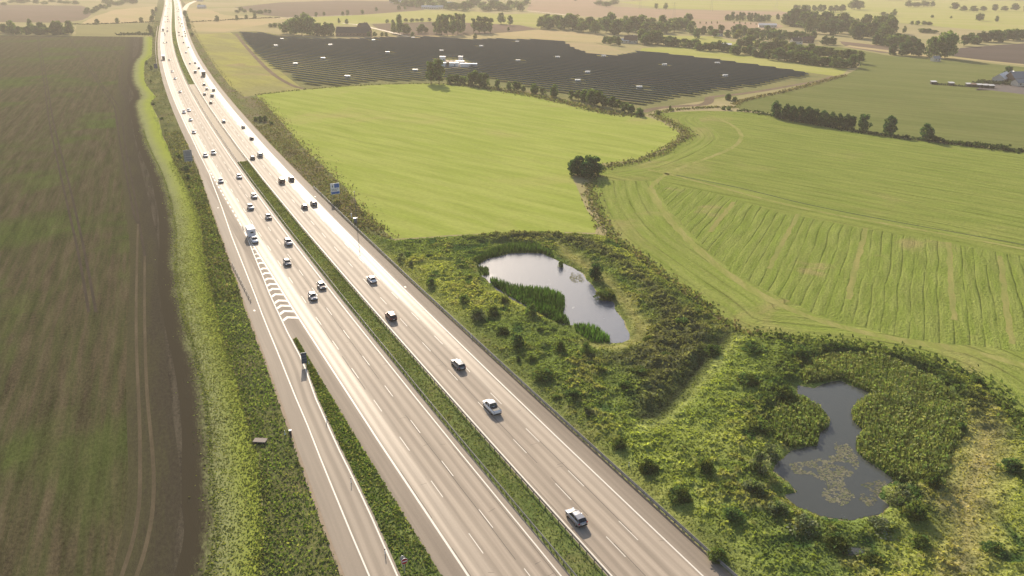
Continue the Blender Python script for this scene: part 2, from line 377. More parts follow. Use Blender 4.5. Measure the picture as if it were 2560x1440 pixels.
# meadow left of the solar farm and around it
m_mead = field_mat('dry_meadow', (.25, .235, .095), (.30, .285, .085), (.29, .23, .12), az=-40, patch=.02, stretch=2, fine=.5, bump=.5, bdist=.3, spotamt=.35, patch3=.02)
flat('meadow', GP([(455,45),(480,84),(560,82),(600,84),(650,120),(700,172),(760,217),(745,226),(640,240),(600,240),(560,215),(520,165),(490,115),(470,75)]), .010, m_mead)
m_solg = field_mat('solar_farm_grass', (.16, .165, .07), (.20, .19, .08), (.25, .19, .11), az=130, patch=.02, stretch=3, fine=.5, bump=.3, bdist=.2, spotamt=.25)
flat('grass_under_panels', GP([(575,80),(640,78),(720,90),(900,99),(1100,96),(1280,99),(1400,103),(1500,108),(1560,135),(1620,122),(1800,148),(2000,176),(2085,186),(2060,200),(1960,218),(1840,240),(1760,252),(1660,268),(1610,288),(1520,285),(1440,262),(1330,238),(1190,217),(1080,208),(900,213),(760,224),(700,178),(640,128)]), .014, m_solg)
m_tan = field_mat('tan_stubble', (.36, .28, .16), (.31, .27, .14), az=-50, patch=.01, stretch=5, fine=.3, bump=0, spotamt=.1)
flat('stubble_patch', GP([(1408,105),(1480,106),(1530,118),(1560,130),(1545,139),(1470,134),(1431,121)]), .019, m_tan)
m_yg = field_mat('yellow_green_pasture', (.30, .31, .08), (.33, .32, .11), az=-60, patch=.01, stretch=5, fine=.3, bump=0, spotamt=.12)
flat('pasture_strip', GP([(1605,120),(1700,117),(1800,130),(1960,152),(2120,172),(2110,184),(2085,190),(2000,178),(1860,158),(1680,136),(1600,128)]), .022, m_yg)
# big darker green field at the right, and the mown meadow in front of it
m_dk = field_mat('olive_green_crop', (.128, .148, .045), (.152, .165, .055), (.18, .17, .07), az=-52, row=9, rowamp=.05, patch=.012, stretch=6, fine=.5, bump=.35, bdist=.3, spotamt=.22, patch3=.006)
flat('olive_field', GP([(2155,160),(2140,176),(2105,190),(2060,205),(1960,232),(1860,252),(1835,262),(1850,272),(1925,283),(2110,322),(2320,350),(2560,378),(3000,430),(3400,300),(3000,180),(2560,168),(2400,150),(2230,140),(2100,118),(1980,112),(1950,118),(2060,135),(2130,150)]), .018, m_dk, step=5, amp=1.2)
m_mown = field_mat('mown_meadow', (.18, .222, .045), (.22, .25, .06), (.27, .25, .09), az=-46, line=True, row=5.2, rowamp=.13, rowbump=.22, patch=.03, stretch=12, fine=1.6, bump=.9, bdist=.5, spotamt=.5, wob=.4, patch3=.012)
DITCH = [(1632,286),(1660,300),(1700,318),(1722,338),(1700,352),(1660,378),(1600,402),(1545,412),(1500,420),(1476,450),(1478,490),(1495,540),(1530,592),(1600,645),(1700,722),(1765,768),(1825,822),(1890,840),(2000,852),(2100,862),(2250,882),(2350,908),(2440,950),(2510,1015),(2590,1100),(2760,1330)]
flat('mown_field', GP([(1632,284),(1700,279),(1760,277),(1850,279),(1925,286),(2110,326),(2320,354),(2560,382),(3100,440),(3600,900),(3200,1330)]+DITCH[::-1]), .026, m_mown, step=3, amp=.5)
# headland: windrows that follow the ditch
m_head = field_mat('headland_windrows', (.185, .228, .045), (.225, .255, .065), (.28, .255, .095), line=True, row=4.4, rowamp=.16, rowbump=.22, patch=.05, stretch=14, fine=1.3, bump=.9, bdist=.45, spotamt=.42, uv=True, wob=.2, patch3=.02, c3lo=.5, c3hi=.65)
def ribbon(name, line, offs, z, mat):
    line = smooth_line(line, 2); P_ = np.array(line); cum = np.r_[0, np.cumsum(np.hypot(*np.diff(P_, axis=0).T))]
    tt = np.arange(0, cum[-1], 3.0); P_ = np.stack([np.interp(tt, cum, P_[:, 0]), np.interp(tt, cum, P_[:, 1])], 1)
    g_ = np.exp(-(np.arange(-12, 13)*3.0/14)**2); g_ /= g_.sum(); Q_ = np.stack([np.convolve(np.pad(P_[:, c], 12, 'edge'), g_, 'valid') for c in (0, 1)], 1)
    line = [tuple(p) for p in P_]; sm = [tuple(p) for p in Q_]; L = len(line); V = []; F = []; UV = []; s = 0; k = len(offs)
    for i, (x, y) in enumerate(line):
        a = sm[max(0, i-2)]; b = sm[min(L-1, i+2)]; dx, dy = b[0]-a[0], b[1]-a[1]; q = math.hypot(dx, dy) or 1
        if i: s += math.dist(line[i-1], line[i])
        for o in offs: V.append((x-dy/q*o, y+dx/q*o, z)); UV.append((o, s))
    for i in range(L-1):
        for j in range(k-1): F.append((i*k+j, i*k+j+1, (i+1)*k+j+1, (i+1)*k+j))
    me = bpy.data.meshes.new(name); me.from_pydata(V, [], F); uv = me.uv_layers.new(name='UVMap')
    for lp in me.loops: uv.data[lp.index].uv = UV[lp.vertex_index]
    me.materials.append(mat); me.update(); o = link(name, me); o['kind'] = 'structure'; return o
ribbon('soil_transition', GP([(325,92),(322,120),(316,170),(304,240),(308,300),(318,380),(336,470),(352,560),(365,640),(364,760),(366,880),(371,1000),(380,1110),(388,1200),(383,1290),(362,1380),(345,1600)]), [-4, -2.5, -1, 1, 2.5, 4], .0225, M_fade2)
hd = GP([(1476,450),(1478,490),(1495,540),(1530,592),(1600,645),(1700,722),(1765,768),(1825,822),(1890,836),(2000,848),(2100,858),(2250,878),(2350,904),(2440,946),(2510,1010),(2590,1095),(2760,1320)])
ribbon('field_headland', hd, [1, 6, 12, 18, 24, 29], .031, m_head)
hd2 = GP([(1750,281),(1700,286),(1690,300),(1720,318),(1745,340),(1722,360),(1670,385),(1610,408),(1560,420),(1500,428)])
ribbon('field_headland', hd2, [0, 4, 8, 12], .0305, m_head)
m_sw = field_mat('cut_swaths', (.175, .222, .042), (.21, .245, .06), (.26, .24, .09), az=26, line=True, row=3.1, rowamp=.11, rowbump=.20, patch=.06, stretch=10, fine=1.6, bump=1.0, bdist=.5, spotamt=.55, wob=.25, patch3=.03, c3lo=.6, c3hi=.7)
SW = [(1640,462),(1755,476),(1960,534),(2200,578),(2400,612),(2560,642),(3000,730),(3300,1000),(2700,905),(2560,880),(2300,852),(2080,800),(1930,735),(1830,680),(1740,600),(1670,520)]
flat('swath_field', GP(SW), .036, m_sw, step=2.5, amp=.8)
# bare tan lanes left by the mower, and dark furrow
m_lane = field_mat('bare_mower_lane', (.21, .225, .065), (.25, .235, .08), az=26, patch=.05, stretch=8, fine=1.2, bump=.5, bdist=.2, spotamt=.3)
for a in ([(2165,570),(2120,748)], [(1995,536),(1922,672)], [(1835,505),(1775,580)], [(2372,606),(2385,800)], [(2500,640),(2530,860)]):
    g = GP(a); n = 36; ln = [(g[0][0]+(g[1][0]-g[0][0])*i/n+(float(vnoise(i, 3, 2))-.5)*.8, g[0][1]+(g[1][1]-g[0][1])*i/n) for i in range(n+1)]
    mb = MB(); mb.strip(ln, .041, 1.5, jit=.5); o = mb.build('mower_lane', m_lane); o['kind'] = 'structure'
m_cut = field_mat('cut_grass_track', (.215, .235, .06), (.27, .26, .09), patch=.05, stretch=8, fine=1.2, bump=.5, bdist=.2, spotamt=.3)
mb = MB()
for ln, w in (([(1625,470),(1650,520),(1700,580),(1790,665),(1900,740),(2050,806),(2250,852),(2450,880),(2700,960)], 3.4),
              ([(1770,288),(1830,310),(1860,340),(1835,370),(1770,395),(1700,420),(1655,440),(1625,470)], 2.6),
              ([(1620,424),(1740,452),(1990,520),(2250,566),(2560,622),(2900,690)], 2.2)):
    mb.strip(dense(smooth_line(GP(ln), 3)), .0435, w*.8, jit=.6)
o = mb.build('mower_track', m_cut); o['kind'] = 'structure'
m_fur = plain('dark_furrow', (.045, .07, .022), .95, .1)
mb = MB(); mb.strip(smooth_line(GP([(1690,438),(1740,448),(1870,474),(2000,508),(2200,548),(2400,583),(2560,612),(2800,655)]), 2), .047, .7)
o = mb.build('furrow', m_fur); o['kind'] = 'structure'
# tractor tracks on the ploughed field
m_rut = field_mat('dry_rut_soil', (.105, .085, .055), (.085, .070, .045), az=-22, patch=.1, stretch=5, fine=2.0, bump=.6, bdist=.1, spotamt=.35)
m_rut2 = field_mat('damp_rut_soil', (.05, .042, .032), (.065, .052, .04), az=-22, patch=.1, stretch=5, fine=2.0, bump=.5, bdist=.1, spotamt=.3)
mb = MB(); mb2 = MB()
for ln in ([(345,560),(341,700),(340,850),(345,960),(350,1080),(351,1230),(342,1310),(325,1380),(300,1450),(270,1560)], [(362,640),(361,760),(363,880),(368,1000),(380,1110),(386,1210),(380,1300),(362,1380),(338,1450),(300,1560)]):
    mb.strip(smooth_line(GP(ln), 3), .030, .62)
for ln in ([(93,95),(100,140),(106,180),(113,225),(122,300),(134,360),(152,440),(175,540),(200,650),(222,780)], [(97,95),(106,140),(113,180),(121,225),(132,300),(147,360),(168,440),(192,540),(216,650),(240,780)],
           [(172,95),(195,130),(220,168),(250,215),(285,262),(291,290),(300,360),(318,450),(335,540),(345,560)], [(176,95),(200,130),(226,168),(257,215),(296,262),(305,290),(312,360),(330,450),(345,540),(362,640)],
           [(232,97),(280,125),(316,148),(303,160),(297,205),(300,225),(318,250)], [(236,96),(284,123),(312,150),(309,160),(303,205),(307,225),(324,248)]):
    mb2.strip(smooth_line(GP(ln), 2), .029, .7)
o = mb.build('tractor_track', m_rut); o['kind'] = 'structure'
o = mb2.build('tractor_track', m_rut2); o['kind'] = 'structure'

# far fields
m_gb = field_mat('far_ploughed', (.17, .125, .095), (.15, .12, .085), az=-50, patch=.006, stretch=4, fine=.2, bump=0, spotamt=.08)
m_pk = field_mat('far_pink_soil', (.33, .235, .165), (.30, .225, .15), az=-50, patch=.005, stretch=4, fine=.2, bump=0, spotamt=.08)
m_ol = field_mat('far_olive', (.21, .20, .09), (.24, .22, .10), az=-50, patch=.006, stretch=4, fine=.2, bump=0, spotamt=.1)
m_fy = field_mat('far_yellow_green', (.30, .31, .09), (.34, .32, .12), az=-60, patch=.005, stretch=4, fine=.2, bump=0, spotamt=.1)
m_st = field_mat('far_straw', (.36, .30, .15), (.40, .31, .17), az=-50, patch=.005, stretch=4, fine=.2, bump=0, spotamt=.08)
m_dg = field_mat('far_dark_soil', (.085, .07, .06), (.10, .08, .07), az=-60, patch=.006, stretch=4, fine=.2, bump=0, spotamt=.1)
FAR = [(m_gb, [(-300,10),(0,12),(205,14),(232,28),(222,44),(205,50),(150,57),(0,55),(-300,50)]),
       (m_st, [(232,42),(290,24),(400,14),(395,55),(300,58),(200,62)]), (m_ol, [(192,63),(300,59),(394,56),(388,89),(185,90)]),
       (m_st, [(468,18),(520,22),(560,38),(640,44),(720,44),(690,56),(560,80),(480,78),(470,50)]),
       (m_gb, [(585,18),(700,6),(850,1),(1040,4),(1060,25),(900,37),(770,43),(720,44),(660,38)]),
       (m_fy, [(700,50),(770,43),(900,38),(1060,26),(1160,27),(1260,36),(1330,33),(1410,40),(1350,70),(1300,62),(1100,54),(940,58),(800,66)]),
       (m_gb, [(930,60),(1100,54),(1300,63),(1350,73),(1200,88),(1000,90),(960,80)]),
       (m_st, [(860,92),(1000,91),(1200,86),(1350,74),(1500,84),(1520,106),(1280,99),(1100,96),(900,99)]),
       (m_pk, [(1315,27),(1330,-4),(1500,-4),(1535,16),(1660,23),(1811,26),(1990,30),(1960,38),(1811,42),(1811,52),(1640,44),(1480,42)]),
       (m_fy, [(1545,5),(1640,0),(1920,3),(1940,24),(1811,25),(1650,20)]), (m_pk, [(1650,46),(1811,53),(1940,57),(1960,66),(1900,84),(1760,74)]),
       (m_fy, [(1900,2),(2200,-2),(2560,2),(2900,10),(2900,120),(2560,86),(2200,52),(2060,36),(1960,30)]),
       (m_gb, [(2100,103),(2230,118),(2300,138),(2200,132),(2120,118)]), (m_dg, [(2400,120),(2560,108),(2900,104),(2900,184),(2560,163),(2380,140)]),
       (m_yg, [(1640,88),(1800,92),(1830,105),(1900,100),(1905,108),(1800,118),(1700,110),(1640,100)]),
       (m_st, [(2110,116),(2300,140),(2400,148),(2560,164),(2900,190),(2900,184),(2560,160),(2400,144),(2300,136),(2120,113)])]
for i, (m, p) in enumerate(FAR): flat('far_field', GP(p), .004+.0005*i, m, step=15, amp=2.5)
# gravel lanes in the distance
m_grav = plain('pale_gravel', (.55, .45, .32), .9, .2)
mb = MB()
for ln, w in (([(855,58),(900,62),(940,72),(975,80),(1030,94)], 5), ([(690,46),(720,44),(790,41),(880,38)], 4), ([(1318,27),(1400,35),(1440,42)], 5), ([(452,42),(462,22),(470,10),(490,2)], 9)):
    mb.strip(smooth_line(GP(ln), 2), .05, w)
o = mb.build('gravel_lane', m_grav); o['kind'] = 'structure'
m_path = field_mat('worn_brown_path', (.16, .125, .085), (.20, .15, .105), patch=.03, stretch=4, fine=.8, bump=.4, bdist=.2, spotamt=.3)
mb = MB()
for ln, w in (([(590,84),(605,105),(640,145),(680,185),(730,215),(760,222)], 3.5), ([(2085,190),(2055,202),(1990,212),(1880,232),(1800,240),(1775,243)], 5), ([(1775,243),(1770,262),(1700,265),(1640,270),(1605,280)], 6)):
    mb.strip(smooth_line(GP(ln), 2), .045, w)
o = mb.build('dirt_path', m_path); o['kind'] = 'structure'

# ------------------------------------------------------------------ motorway
tr = lambda cs: [c+d for c in cs for d in (-.85, .85)]
m_roadL = asphalt('asphalt_oncoming', tr([-12.75, -8.9, -5.1]), polished=((-12.75, 2.3, .05, .06), (-16.6, 2.0, -.10, -.10)))
m_roadR = asphalt('asphalt_outgoing', tr([5.1, 9.0, 12.75]), polished=((12.75, 2.4, .05, .06), (16.4, 1.9, -.10, -.12)))
m_roadX = asphalt('asphalt_ramp', tr([-2.0]), c1=(.26, .22, .175), c2=(.305, .258, .205), r0=.58)
cst = lambda v: (lambda y: v)
road_sheet('road_surface', YR, [cst(v) for v in (-18.0, -14.7, -10.8, -7.0, -3.1, -1.9)], .080, m_roadL, cst(0))
road_sheet('road_surface', YR, [cst(v) for v in (2.6, 7.15, 10.9, 14.5, 17.6)], .080, m_roadR, cst(0))
YX = [y for y in YR if y < 380]
road_sheet('exit_ramp_surface', YX, [e0, lambda y: (e0(y)-15.2)/2, cst(-15.2)], .074, m_roadX, gl)
m_med = field_mat('median_grass', (.10, .135, .04), (.15, .175, .055), (.18, .17, .07), az=-27, patch=.1, stretch=2, fine=1.0, bump=.9, bdist=.4, spotamt=.6, patch3=.06)
road_sheet('median_strip', YR, [cst(-1.95), cst(2.65)], .070, m_med, cst(0))
# paved crossing of the median
m_conc = asphalt('concrete_crossing', [], c1=(.30, .245, .18), c2=(.36, .30, .22), r0=.6)
road_sheet('median_crossing', list(np.arange(345, 592, 6.0)), [cst(-1.97), cst(2.67)], .086, m_conc, cst(0))
# sandy edge strips of the pavement
m_edge = plain('sandy_edge', (.27, .21, .15), .95, .2, var=.25, nscale=.8)
road_sheet('road_shoulder', YX, [lambda y: e0(y)-.5, lambda y: e0(y)+.1], .079, m_edge, cst(0))
road_sheet('road_shoulder', YR, [cst(17.5), cst(18.1)], .076, m_edge, cst(0))
# painted markings
m_white = plain('road_paint', (.66, .62, .54), .6, .15, var=.06, nscale=4)
mk = MB(); Z = .0865
def line_off(f, y0, y1, w, step=10, z=Z):
    ys = list(np.arange(y0, y1, step))+[y1]
    mk.strip([rp(y, f(y) if callable(f) else f) for y in ys], z, w)
line_off(-14.65, 40, 262, .32); line_off(ll, 40, 416, .24); line_off(-14.75, 416, 2400, .3, 20)
line_off(-3.13, 40, 2400, .22, 20); line_off(3.2, 40, 2400, .22, 20); line_off(14.5, 40, 2400, .25, 20); line_off(gl, 40, 259, .24, 6)
def dashes(off, y0, length=5.0, period=15.0, w=.13, y1=1000, ymin=50):
    # walk along the road both ways from a surveyed dash start
    for sgn in (1, -1):
        y = y0 if sgn == 1 else y0-period*math.cos(road_az(y0))
        while ymin < y < y1:
            c = math.cos(road_az(y)); a = y-length*c
            mk.strip([rp(y, off), rp(a, off)], Z, w if y < 400 else w*1.3)
            y += sgn*period*c
dashes(-7.0, 147.0); dashes(-10.8, 143.0); dashes(7.15, 147.3); dashes(10.9, 149.2)
dashes(-14.6, 336, 3.0, 6.0, .42, y1=337, ymin=262)
# chevrons of the gore
for ya in ([(356,370),(372,420),(395,485),(425,535),(455,595),(490,665),(520,725),(550,795),(580,865),(615,925),(655,995),(690,1075),(725,1140),(765,1210),(815,1288)]):
    px, py = 560+ya[0]*.1953, 540+ya[1]*.1953; ax, ay = G(px, py)
    y = ay; best = min((abs(rp(yy, 0)[0]*0+yy-ay), yy) for yy in np.arange(ay-12, ay+12, .5))[1]
    # offset of the apex from the median centre
    m = cslope(ay); L = math.hypot(1, m); d = (ax-cx(ay))/L; yc = ay+m*d/L
    lo, hi = gl(yc-1)+.2, -14.65-.15
    if hi-lo < .4: continue
    oa = lo+(hi-lo)*.38; w = .95 if hi-lo > 1.2 else .6
    def q(o, yy): return rp(yy, o)
    lft = yc-(oa-lo)*.95; rgt = yc-(hi-oa)*.55; t = w*1.15
    A = [(*q(lo, lft), Z), (*q(oa, yc), Z), (*q(hi, rgt), Z), (*q(hi, rgt-t), Z), (*q(oa, yc-t), Z), (*q(lo, lft-t), Z)]
    mk.add(A, [(0, 5, 4, 1), (1, 4, 3, 2)])
mo = mk.build('road_markings', m_white); mo['kind'] = 'structure'
for p in mo.data.polygons:
    if p.normal.z < 0: p.flip()
m_tar = plain('tar_seam', (.085, .075, .065), .8, .05, var=.3, nscale=.5)
ts = MB(); tsr = random.Random(4)
for off, w0 in ((-11.05, .09), (-7.2, .07), (-14.35, .06), (7.35, .07), (11.1, .08), (14.2, .06), (-3.6, .05), (3.7, .05)):
    y = 50
    while y < 420:
        L_ = tsr.uniform(8, 45)
        if tsr.random() < .62: ts.strip([rp(q, off+.10*(float(vnoise(q, off*9, 3))-.5)) for q in np.arange(y, y+L_, 2.5)], .0835, w0)
        y += L_+tsr.uniform(2, 14)
for _ in range(46):                            # short transverse cracks and drips
    y = tsr.uniform(70, 330); o_ = tsr.choice([-12.8, -9, -5.2, 5.3, 9, 12.7])+tsr.uniform(-1, 1); a = rp(y, o_); b = rp(y+tsr.uniform(-.4, .4), o_+tsr.uniform(.5, 1.6)); ts.strip([a, b], .0838, .05)
o = ts.build('tar_seams', m_tar); o['kind'] = 'structure'
# small white arrow plates / patches painted on hard shoulders
mb = MB()
for px, py in ((636,777),(1013,718),(788,492),(545,520)):
    x, y = G(px, py); a = -road_az(y); mb.box((x, y, .089), (1.0, .45, .004), rz=a+R(90))
o = mb.build('shoulder_marking', m_white); o['kind'] = 'structure'

# ------------------------------------------------------------------ grass that grows: tufts as stuff
def leaf_cards(P, size, col, tilt=1.0, up=.0, seed=0, aspect=1.0):
    """one quad per point, random facing; P (n,3), size (n,), col (n,3)"""
    r = np.random.default_rng(seed); n = len(P); nrm = r.normal(size=(n, 3)); nrm[:, 2] = nrm[:, 2]*tilt+up; nrm /= np.linalg.norm(nrm, axis=1)[:, None]
    t = r.normal(size=(n, 3)); t -= (t*nrm).sum(1)[:, None]*nrm; t /= np.linalg.norm(t, axis=1)[:, None]; b = np.cross(nrm, t)
    s = (size/2)[:, None]; V = np.stack([P-t*s-b*s*.55*aspect, P+t*s*.2-b*s*aspect, P+t*s*1.1, P+t*s*.1+b*s*aspect], 1).reshape(-1, 3)
    return V, np.arange(4*n).reshape(-1, 4), np.repeat(col, 4, 0)
def blades(P, h, w, col, lean=.25, seed=0):
    """upright pointed blades of a tuft"""
    r = np.random.default_rng(seed); n = len(P); a = r.random(n)*2*np.pi; dx = np.cos(a)*w/2; dy = np.sin(a)*w/2
    la = r.random(n)*2*np.pi; lx = np.cos(la)*h*lean*r.random(n); ly = np.sin(la)*h*lean*r.random(n)
    V = np.zeros((n, 3, 3)); V[:, 0] = P-np.stack([dx, dy, 0*dx], 1); V[:, 1] = P+np.stack([dx, dy, 0*dx], 1); V[:, 2] = P+np.stack([lx, ly, h], 1)
    return V.reshape(-1, 3), np.arange(3*n).reshape(-1, 3), np.repeat(col, 3, 0)
def pick(cols, n, seed=0, wts=None):
    r = np.random.default_rng(seed); c = np.array(cols); return c[r.choice(len(cols), n, p=wts)]
def along(y0, y1, o0, o1, dens, seed=1):
    r = np.random.default_rng(seed); n = int((y1-y0)*1.12*5*dens) if callable(o0) else int((y1-y0)*1.12*(o1-o0)*dens)
    y = y0+(y1-y0)*r.random(n); u = r.random(n); out = []
    f0 = o0 if callable(o0) else cst(o0); f1 = o1 if callable(o1) else cst(o1)
    for a, b in zip(y, u):
        lo, hi = f0(a), f1(a)
        if hi-lo < .15: continue
        out.append((*rp(a, lo+(hi-lo)*b), .06))
    return np.array(out)
GL = [(0.126, 0.175, 0.042), (0.168, 0.217, 0.056), (0.21, 0.238, 0.077), (0.252, 0.238, 0.098), (0.098, 0.147, 0.035)]
GR = [(0.098, 0.161, 0.031), (0.14, 0.21, 0.042), (0.182, 0.231, 0.059), (0.217, 0.238, 0.077), (0.07, 0.119, 0.025), (0.056, 0.098, 0.025)]
def tuft_object(name, P, sz, cols, seed, label=None, h=.35):
    P = np.array(P); n = len(P); r = np.random.default_rng(seed)
    c = pick(cols, n, seed)*(.7+.6*vnoise(P[:, 0], P[:, 1], 4.0))[:, None]
    s = sz*(.6+.8*r.random(n)); P2 = P.copy(); P2[:, 2] += h*(.3+r.random(n)*vnoise(P[:, 0], P[:, 1], 2.5, 3))
    V, F, C = leaf_cards(P2, s, c, .8, .5, seed); o = np_mesh(name, V, F, M_leaf, C); o['kind'] = 'stuff'
    if label: o['label'] = label; o['category'] = 'grass'
    return o
islL = lambda y: gl(y)+.45
isl_y = 174
tuft_object('median_grass', along(50, 345, -1.8, 2.4, 9, 2), .30, GL, 2, 'rough grass growing on the median between the guardrails', h=.15)
tuft_object('median_grass', along(592, 1100, -1.7, 2.4, .6, 3), .8, GL, 3, 'grass on the far median beyond the paved crossing')
isl = flat('gore_island', [rp(y, gl(y)+.45) for y in np.arange(40, 171, 6)]+[rp(172, -18.3)]+[rp(y, -17.95) for y in np.arange(166, 39, -6)], .084, m_med)
tuft_object('gore_grass', along(50, isl_y, lambda y: gl(y)+.5, cst(-17.9), 12, 4), .36, GR+GL, 4, 'dense weedy grass on the wedge between exit ramp and motorway', h=.28)
def nolime(P):
    return P[~inpoly(P[:, 0], P[:, 1], LIME)]
def thin(P, ya, yb):                    # fades a band out between two rows
    r = np.random.default_rng(5).random(len(P)); return P[r > np.clip((P[:, 1]-ya)/(yb-ya), 0, 1)]
tuft_object('roadside_grass', nolime(thin(along(50, 330, lambda y: e0(y)-9.5, lambda y: e0(y)-.3, 12, 5), 190, 330)), .36, GR+GL[:3], 5, 'tall dark grass along the outer edge of the exit ramp', h=.32)
tuft_object('roadside_grass', nolime(np.concatenate([along(200, 420, lambda y: e0(y)-13, lambda y: e0(y)-.3, 2.6, 6), along(420, 1300, lambda y: e0(y)-16, lambda y: e0(y)-.3, .5, 16)])), .7, [(.10,.13,.035), (.14,.155,.05), (.17,.165,.065), (.20,.18,.08), (.08,.10,.03)], 6, 'rough grass verge beside the hard shoulder further up the motorway', h=.6)

SEED(); lime_tufts()
ribbon('crop_margin', GP(LL_), [-4.2, -2.5, -1, 0, 1, 2.2, 3.2, 4.5, 6, 7], .0265, M_fade)
# ------------------------------------------------------------------ rough ground with ponds, right of the motorway
POND1 = GP([(1197,660),(1219,648),(1274,634),(1315,632),(1356,634),(1380,645),(1410,658),(1435,669),(1460,685),(1470,704),(1487,726),(1520,750),(1533,756),(1544,781),(1558,803),(1572,835),(1572,849),(1556,857),(1525,859),(1480,850),(1440,828),(1435,814),(1410,812),(1360,790),(1300,760),(1250,730),(1222,705),(1202,690),(1191,671)])
POND2 = GP([(1994,965),(2034,971),(2055,958),(2101,951),(2125,962),(2177,980),(2180,987),(2147,1005),(2128,1029),(2134,1054),(2159,1078),(2140,1100),(2140,1127),(2156,1145),(2189,1164),(2220,1185),(2236,1203),(2210,1222),(2192,1243),(2218,1262),(2206,1288),(2170,1292),(2130,1300),(2050,1290),(1992,1265),(1962,1240),(1994,1231),(1969,1205),(1936,1179),(1960,1145),(1972,1124),(2043,1115),(2049,1084),(2073,1066),(2070,1048),(2049,1020),(2018,999),(1988,990)])
POND1 = rough_edge(POND1, 1.6, .45); POND2 = rough_edge(POND2, 1.6, .6)
PUD = GP([(2102,1374),(2130,1368),(2162,1374),(2160,1384),(2130,1388),(2108,1384)])
REED_A = GP([(1224,698),(1250,705),(1275,714),(1330,722),(1372,726),(1385,732),(1410,740),(1412,760),(1408,782),(1422,803),(1424,815),(1390,806),(1340,780),(1300,757),(1262,735),(1228,712)])
REED_B = GP([(1434,812),(1475,815),(1500,828),(1525,845),(1526,858),(1478,858),(1440,832)])
REED_N = GP([(1180,655),(1226,626),(1280,612),(1342,612),(1376,630),(1386,645),(1356,634),(1315,632),(1274,634),(1219,648),(1197,662)])
REED_C = GP([(1190,665),(1224,672),(1222,690),(1200,690)])
REED_E = GP([(2004,905),(2050,893),(2110,886),(2180,890),(2240,905),(2330,945),(2390,990),(2415,1040),(2415,1085),(2385,1130),(2375,1180),(2340,1205),(2260,1215),(2222,1190),(2190,1165),(2155,1145),(2140,1125),(2140,1100),(2160,1078),(2134,1054),(2128,1029),(2147,1005),(2180,985),(2125,960),(2101,950),(2055,957),(2010,962),(1996,935)])
REED_W = GP([(1988,990),(2018,999),(2049,1020),(2070,1048),(2073,1066),(2049,1084),(2043,1114),(1980,1122),(1935,1105),(1915,1060),(1940,1010)])
HEATH = GP([(1180,600),(1290,588),(1400,592),(1480,600),(1560,650),(1620,700),(1700,760),(1790,830),(1770,890),(1700,960),(1640,1040),(1590,1035),(1600,960),(1560,920),(1480,900),(1560,880),(1625,830),(1635,790),(1600,720),(1520,650),(1440,625),(1380,605),(1240,606)])
TANP = GP([(1395,612),(1450,640),(1530,700),(1590,770),(1625,820),(1600,865),(1540,880),(1470,872),(1450,858),(1550,862),(1580,845),(1570,800),(1530,730),(1480,690),(1400,640)])
TAN2 = GP([(2440,1010),(2490,1050),(2500,1120),(2480,1200),(2455,1290),(2450,1380),(2420,1440),(2370,1440),(2380,1330),(2370,1240),(2400,1170),(2425,1100)])
DKD = GP([(1818,825),(1836,835),(1800,880),(1755,935),(1700,1005),(1650,1052),(1600,1060),(1590,1040),(1650,1010),(1720,930),(1780,860)])
BANK = GP([(1838,838),(1858,846),(1818,892),(1772,950),(1716,1020),(1664,1068),(1610,1085),(1590,1068),(1650,1056),(1700,1008),(1756,938),(1804,880)])
RING = GP([(1960,890),(2060,868),(2200,880),(2330,915),(2430,975),(2470,1040),(2455,1060),(2400,1000),(2320,945),(2200,900),(2060,888),(1990,910),(1960,960),(1930,1000),(1905,1060),(1880,1060),(1915,980),(1940,930)])
YEL = GP([(1840,850),(1900,870),(1860,960),(1790,1040),(1700,1120),(1760,1240),(1850,1330),(1950,1440),(1830,1440),(1700,1320),(1600,1200),(1480,1120),(1560,1060),(1660,1060),(1730,990),(1800,890)])
top = [(985,603),(1010,600),(1200,587),(1290,582),(1390,583),(1488,587)]+[(x, y+3) for x, y in DITCH[12:]]
ROUGH = [rp(y, 18.6) for y in np.arange(40, 241, 8)]+GP(top)+[(170, 40)]
m_rgh = NB('scrub_ground'); _c = m_rgh.node('ShaderNodeAttribute', attribute_name='Col').outputs['Color']; _o = m_rgh.obj()
_f = m_rgh.noise(_o, 1.1, 5, .7); _g = m_rgh.noise(_o, .12, 3)
m_rgh.bump(_f, 1.0, .5)
M_rgh = m_rgh.set(m_rgh.scale(_c, m_rgh.math('MULTIPLY', m_rgh.math('ADD', .35, m_rgh.math('MULTIPLY', _f, 1.3)), m_rgh.math('ADD', .6, m_rgh.math('MULTIPLY', _g, .8)))), 1.0, 0.0)

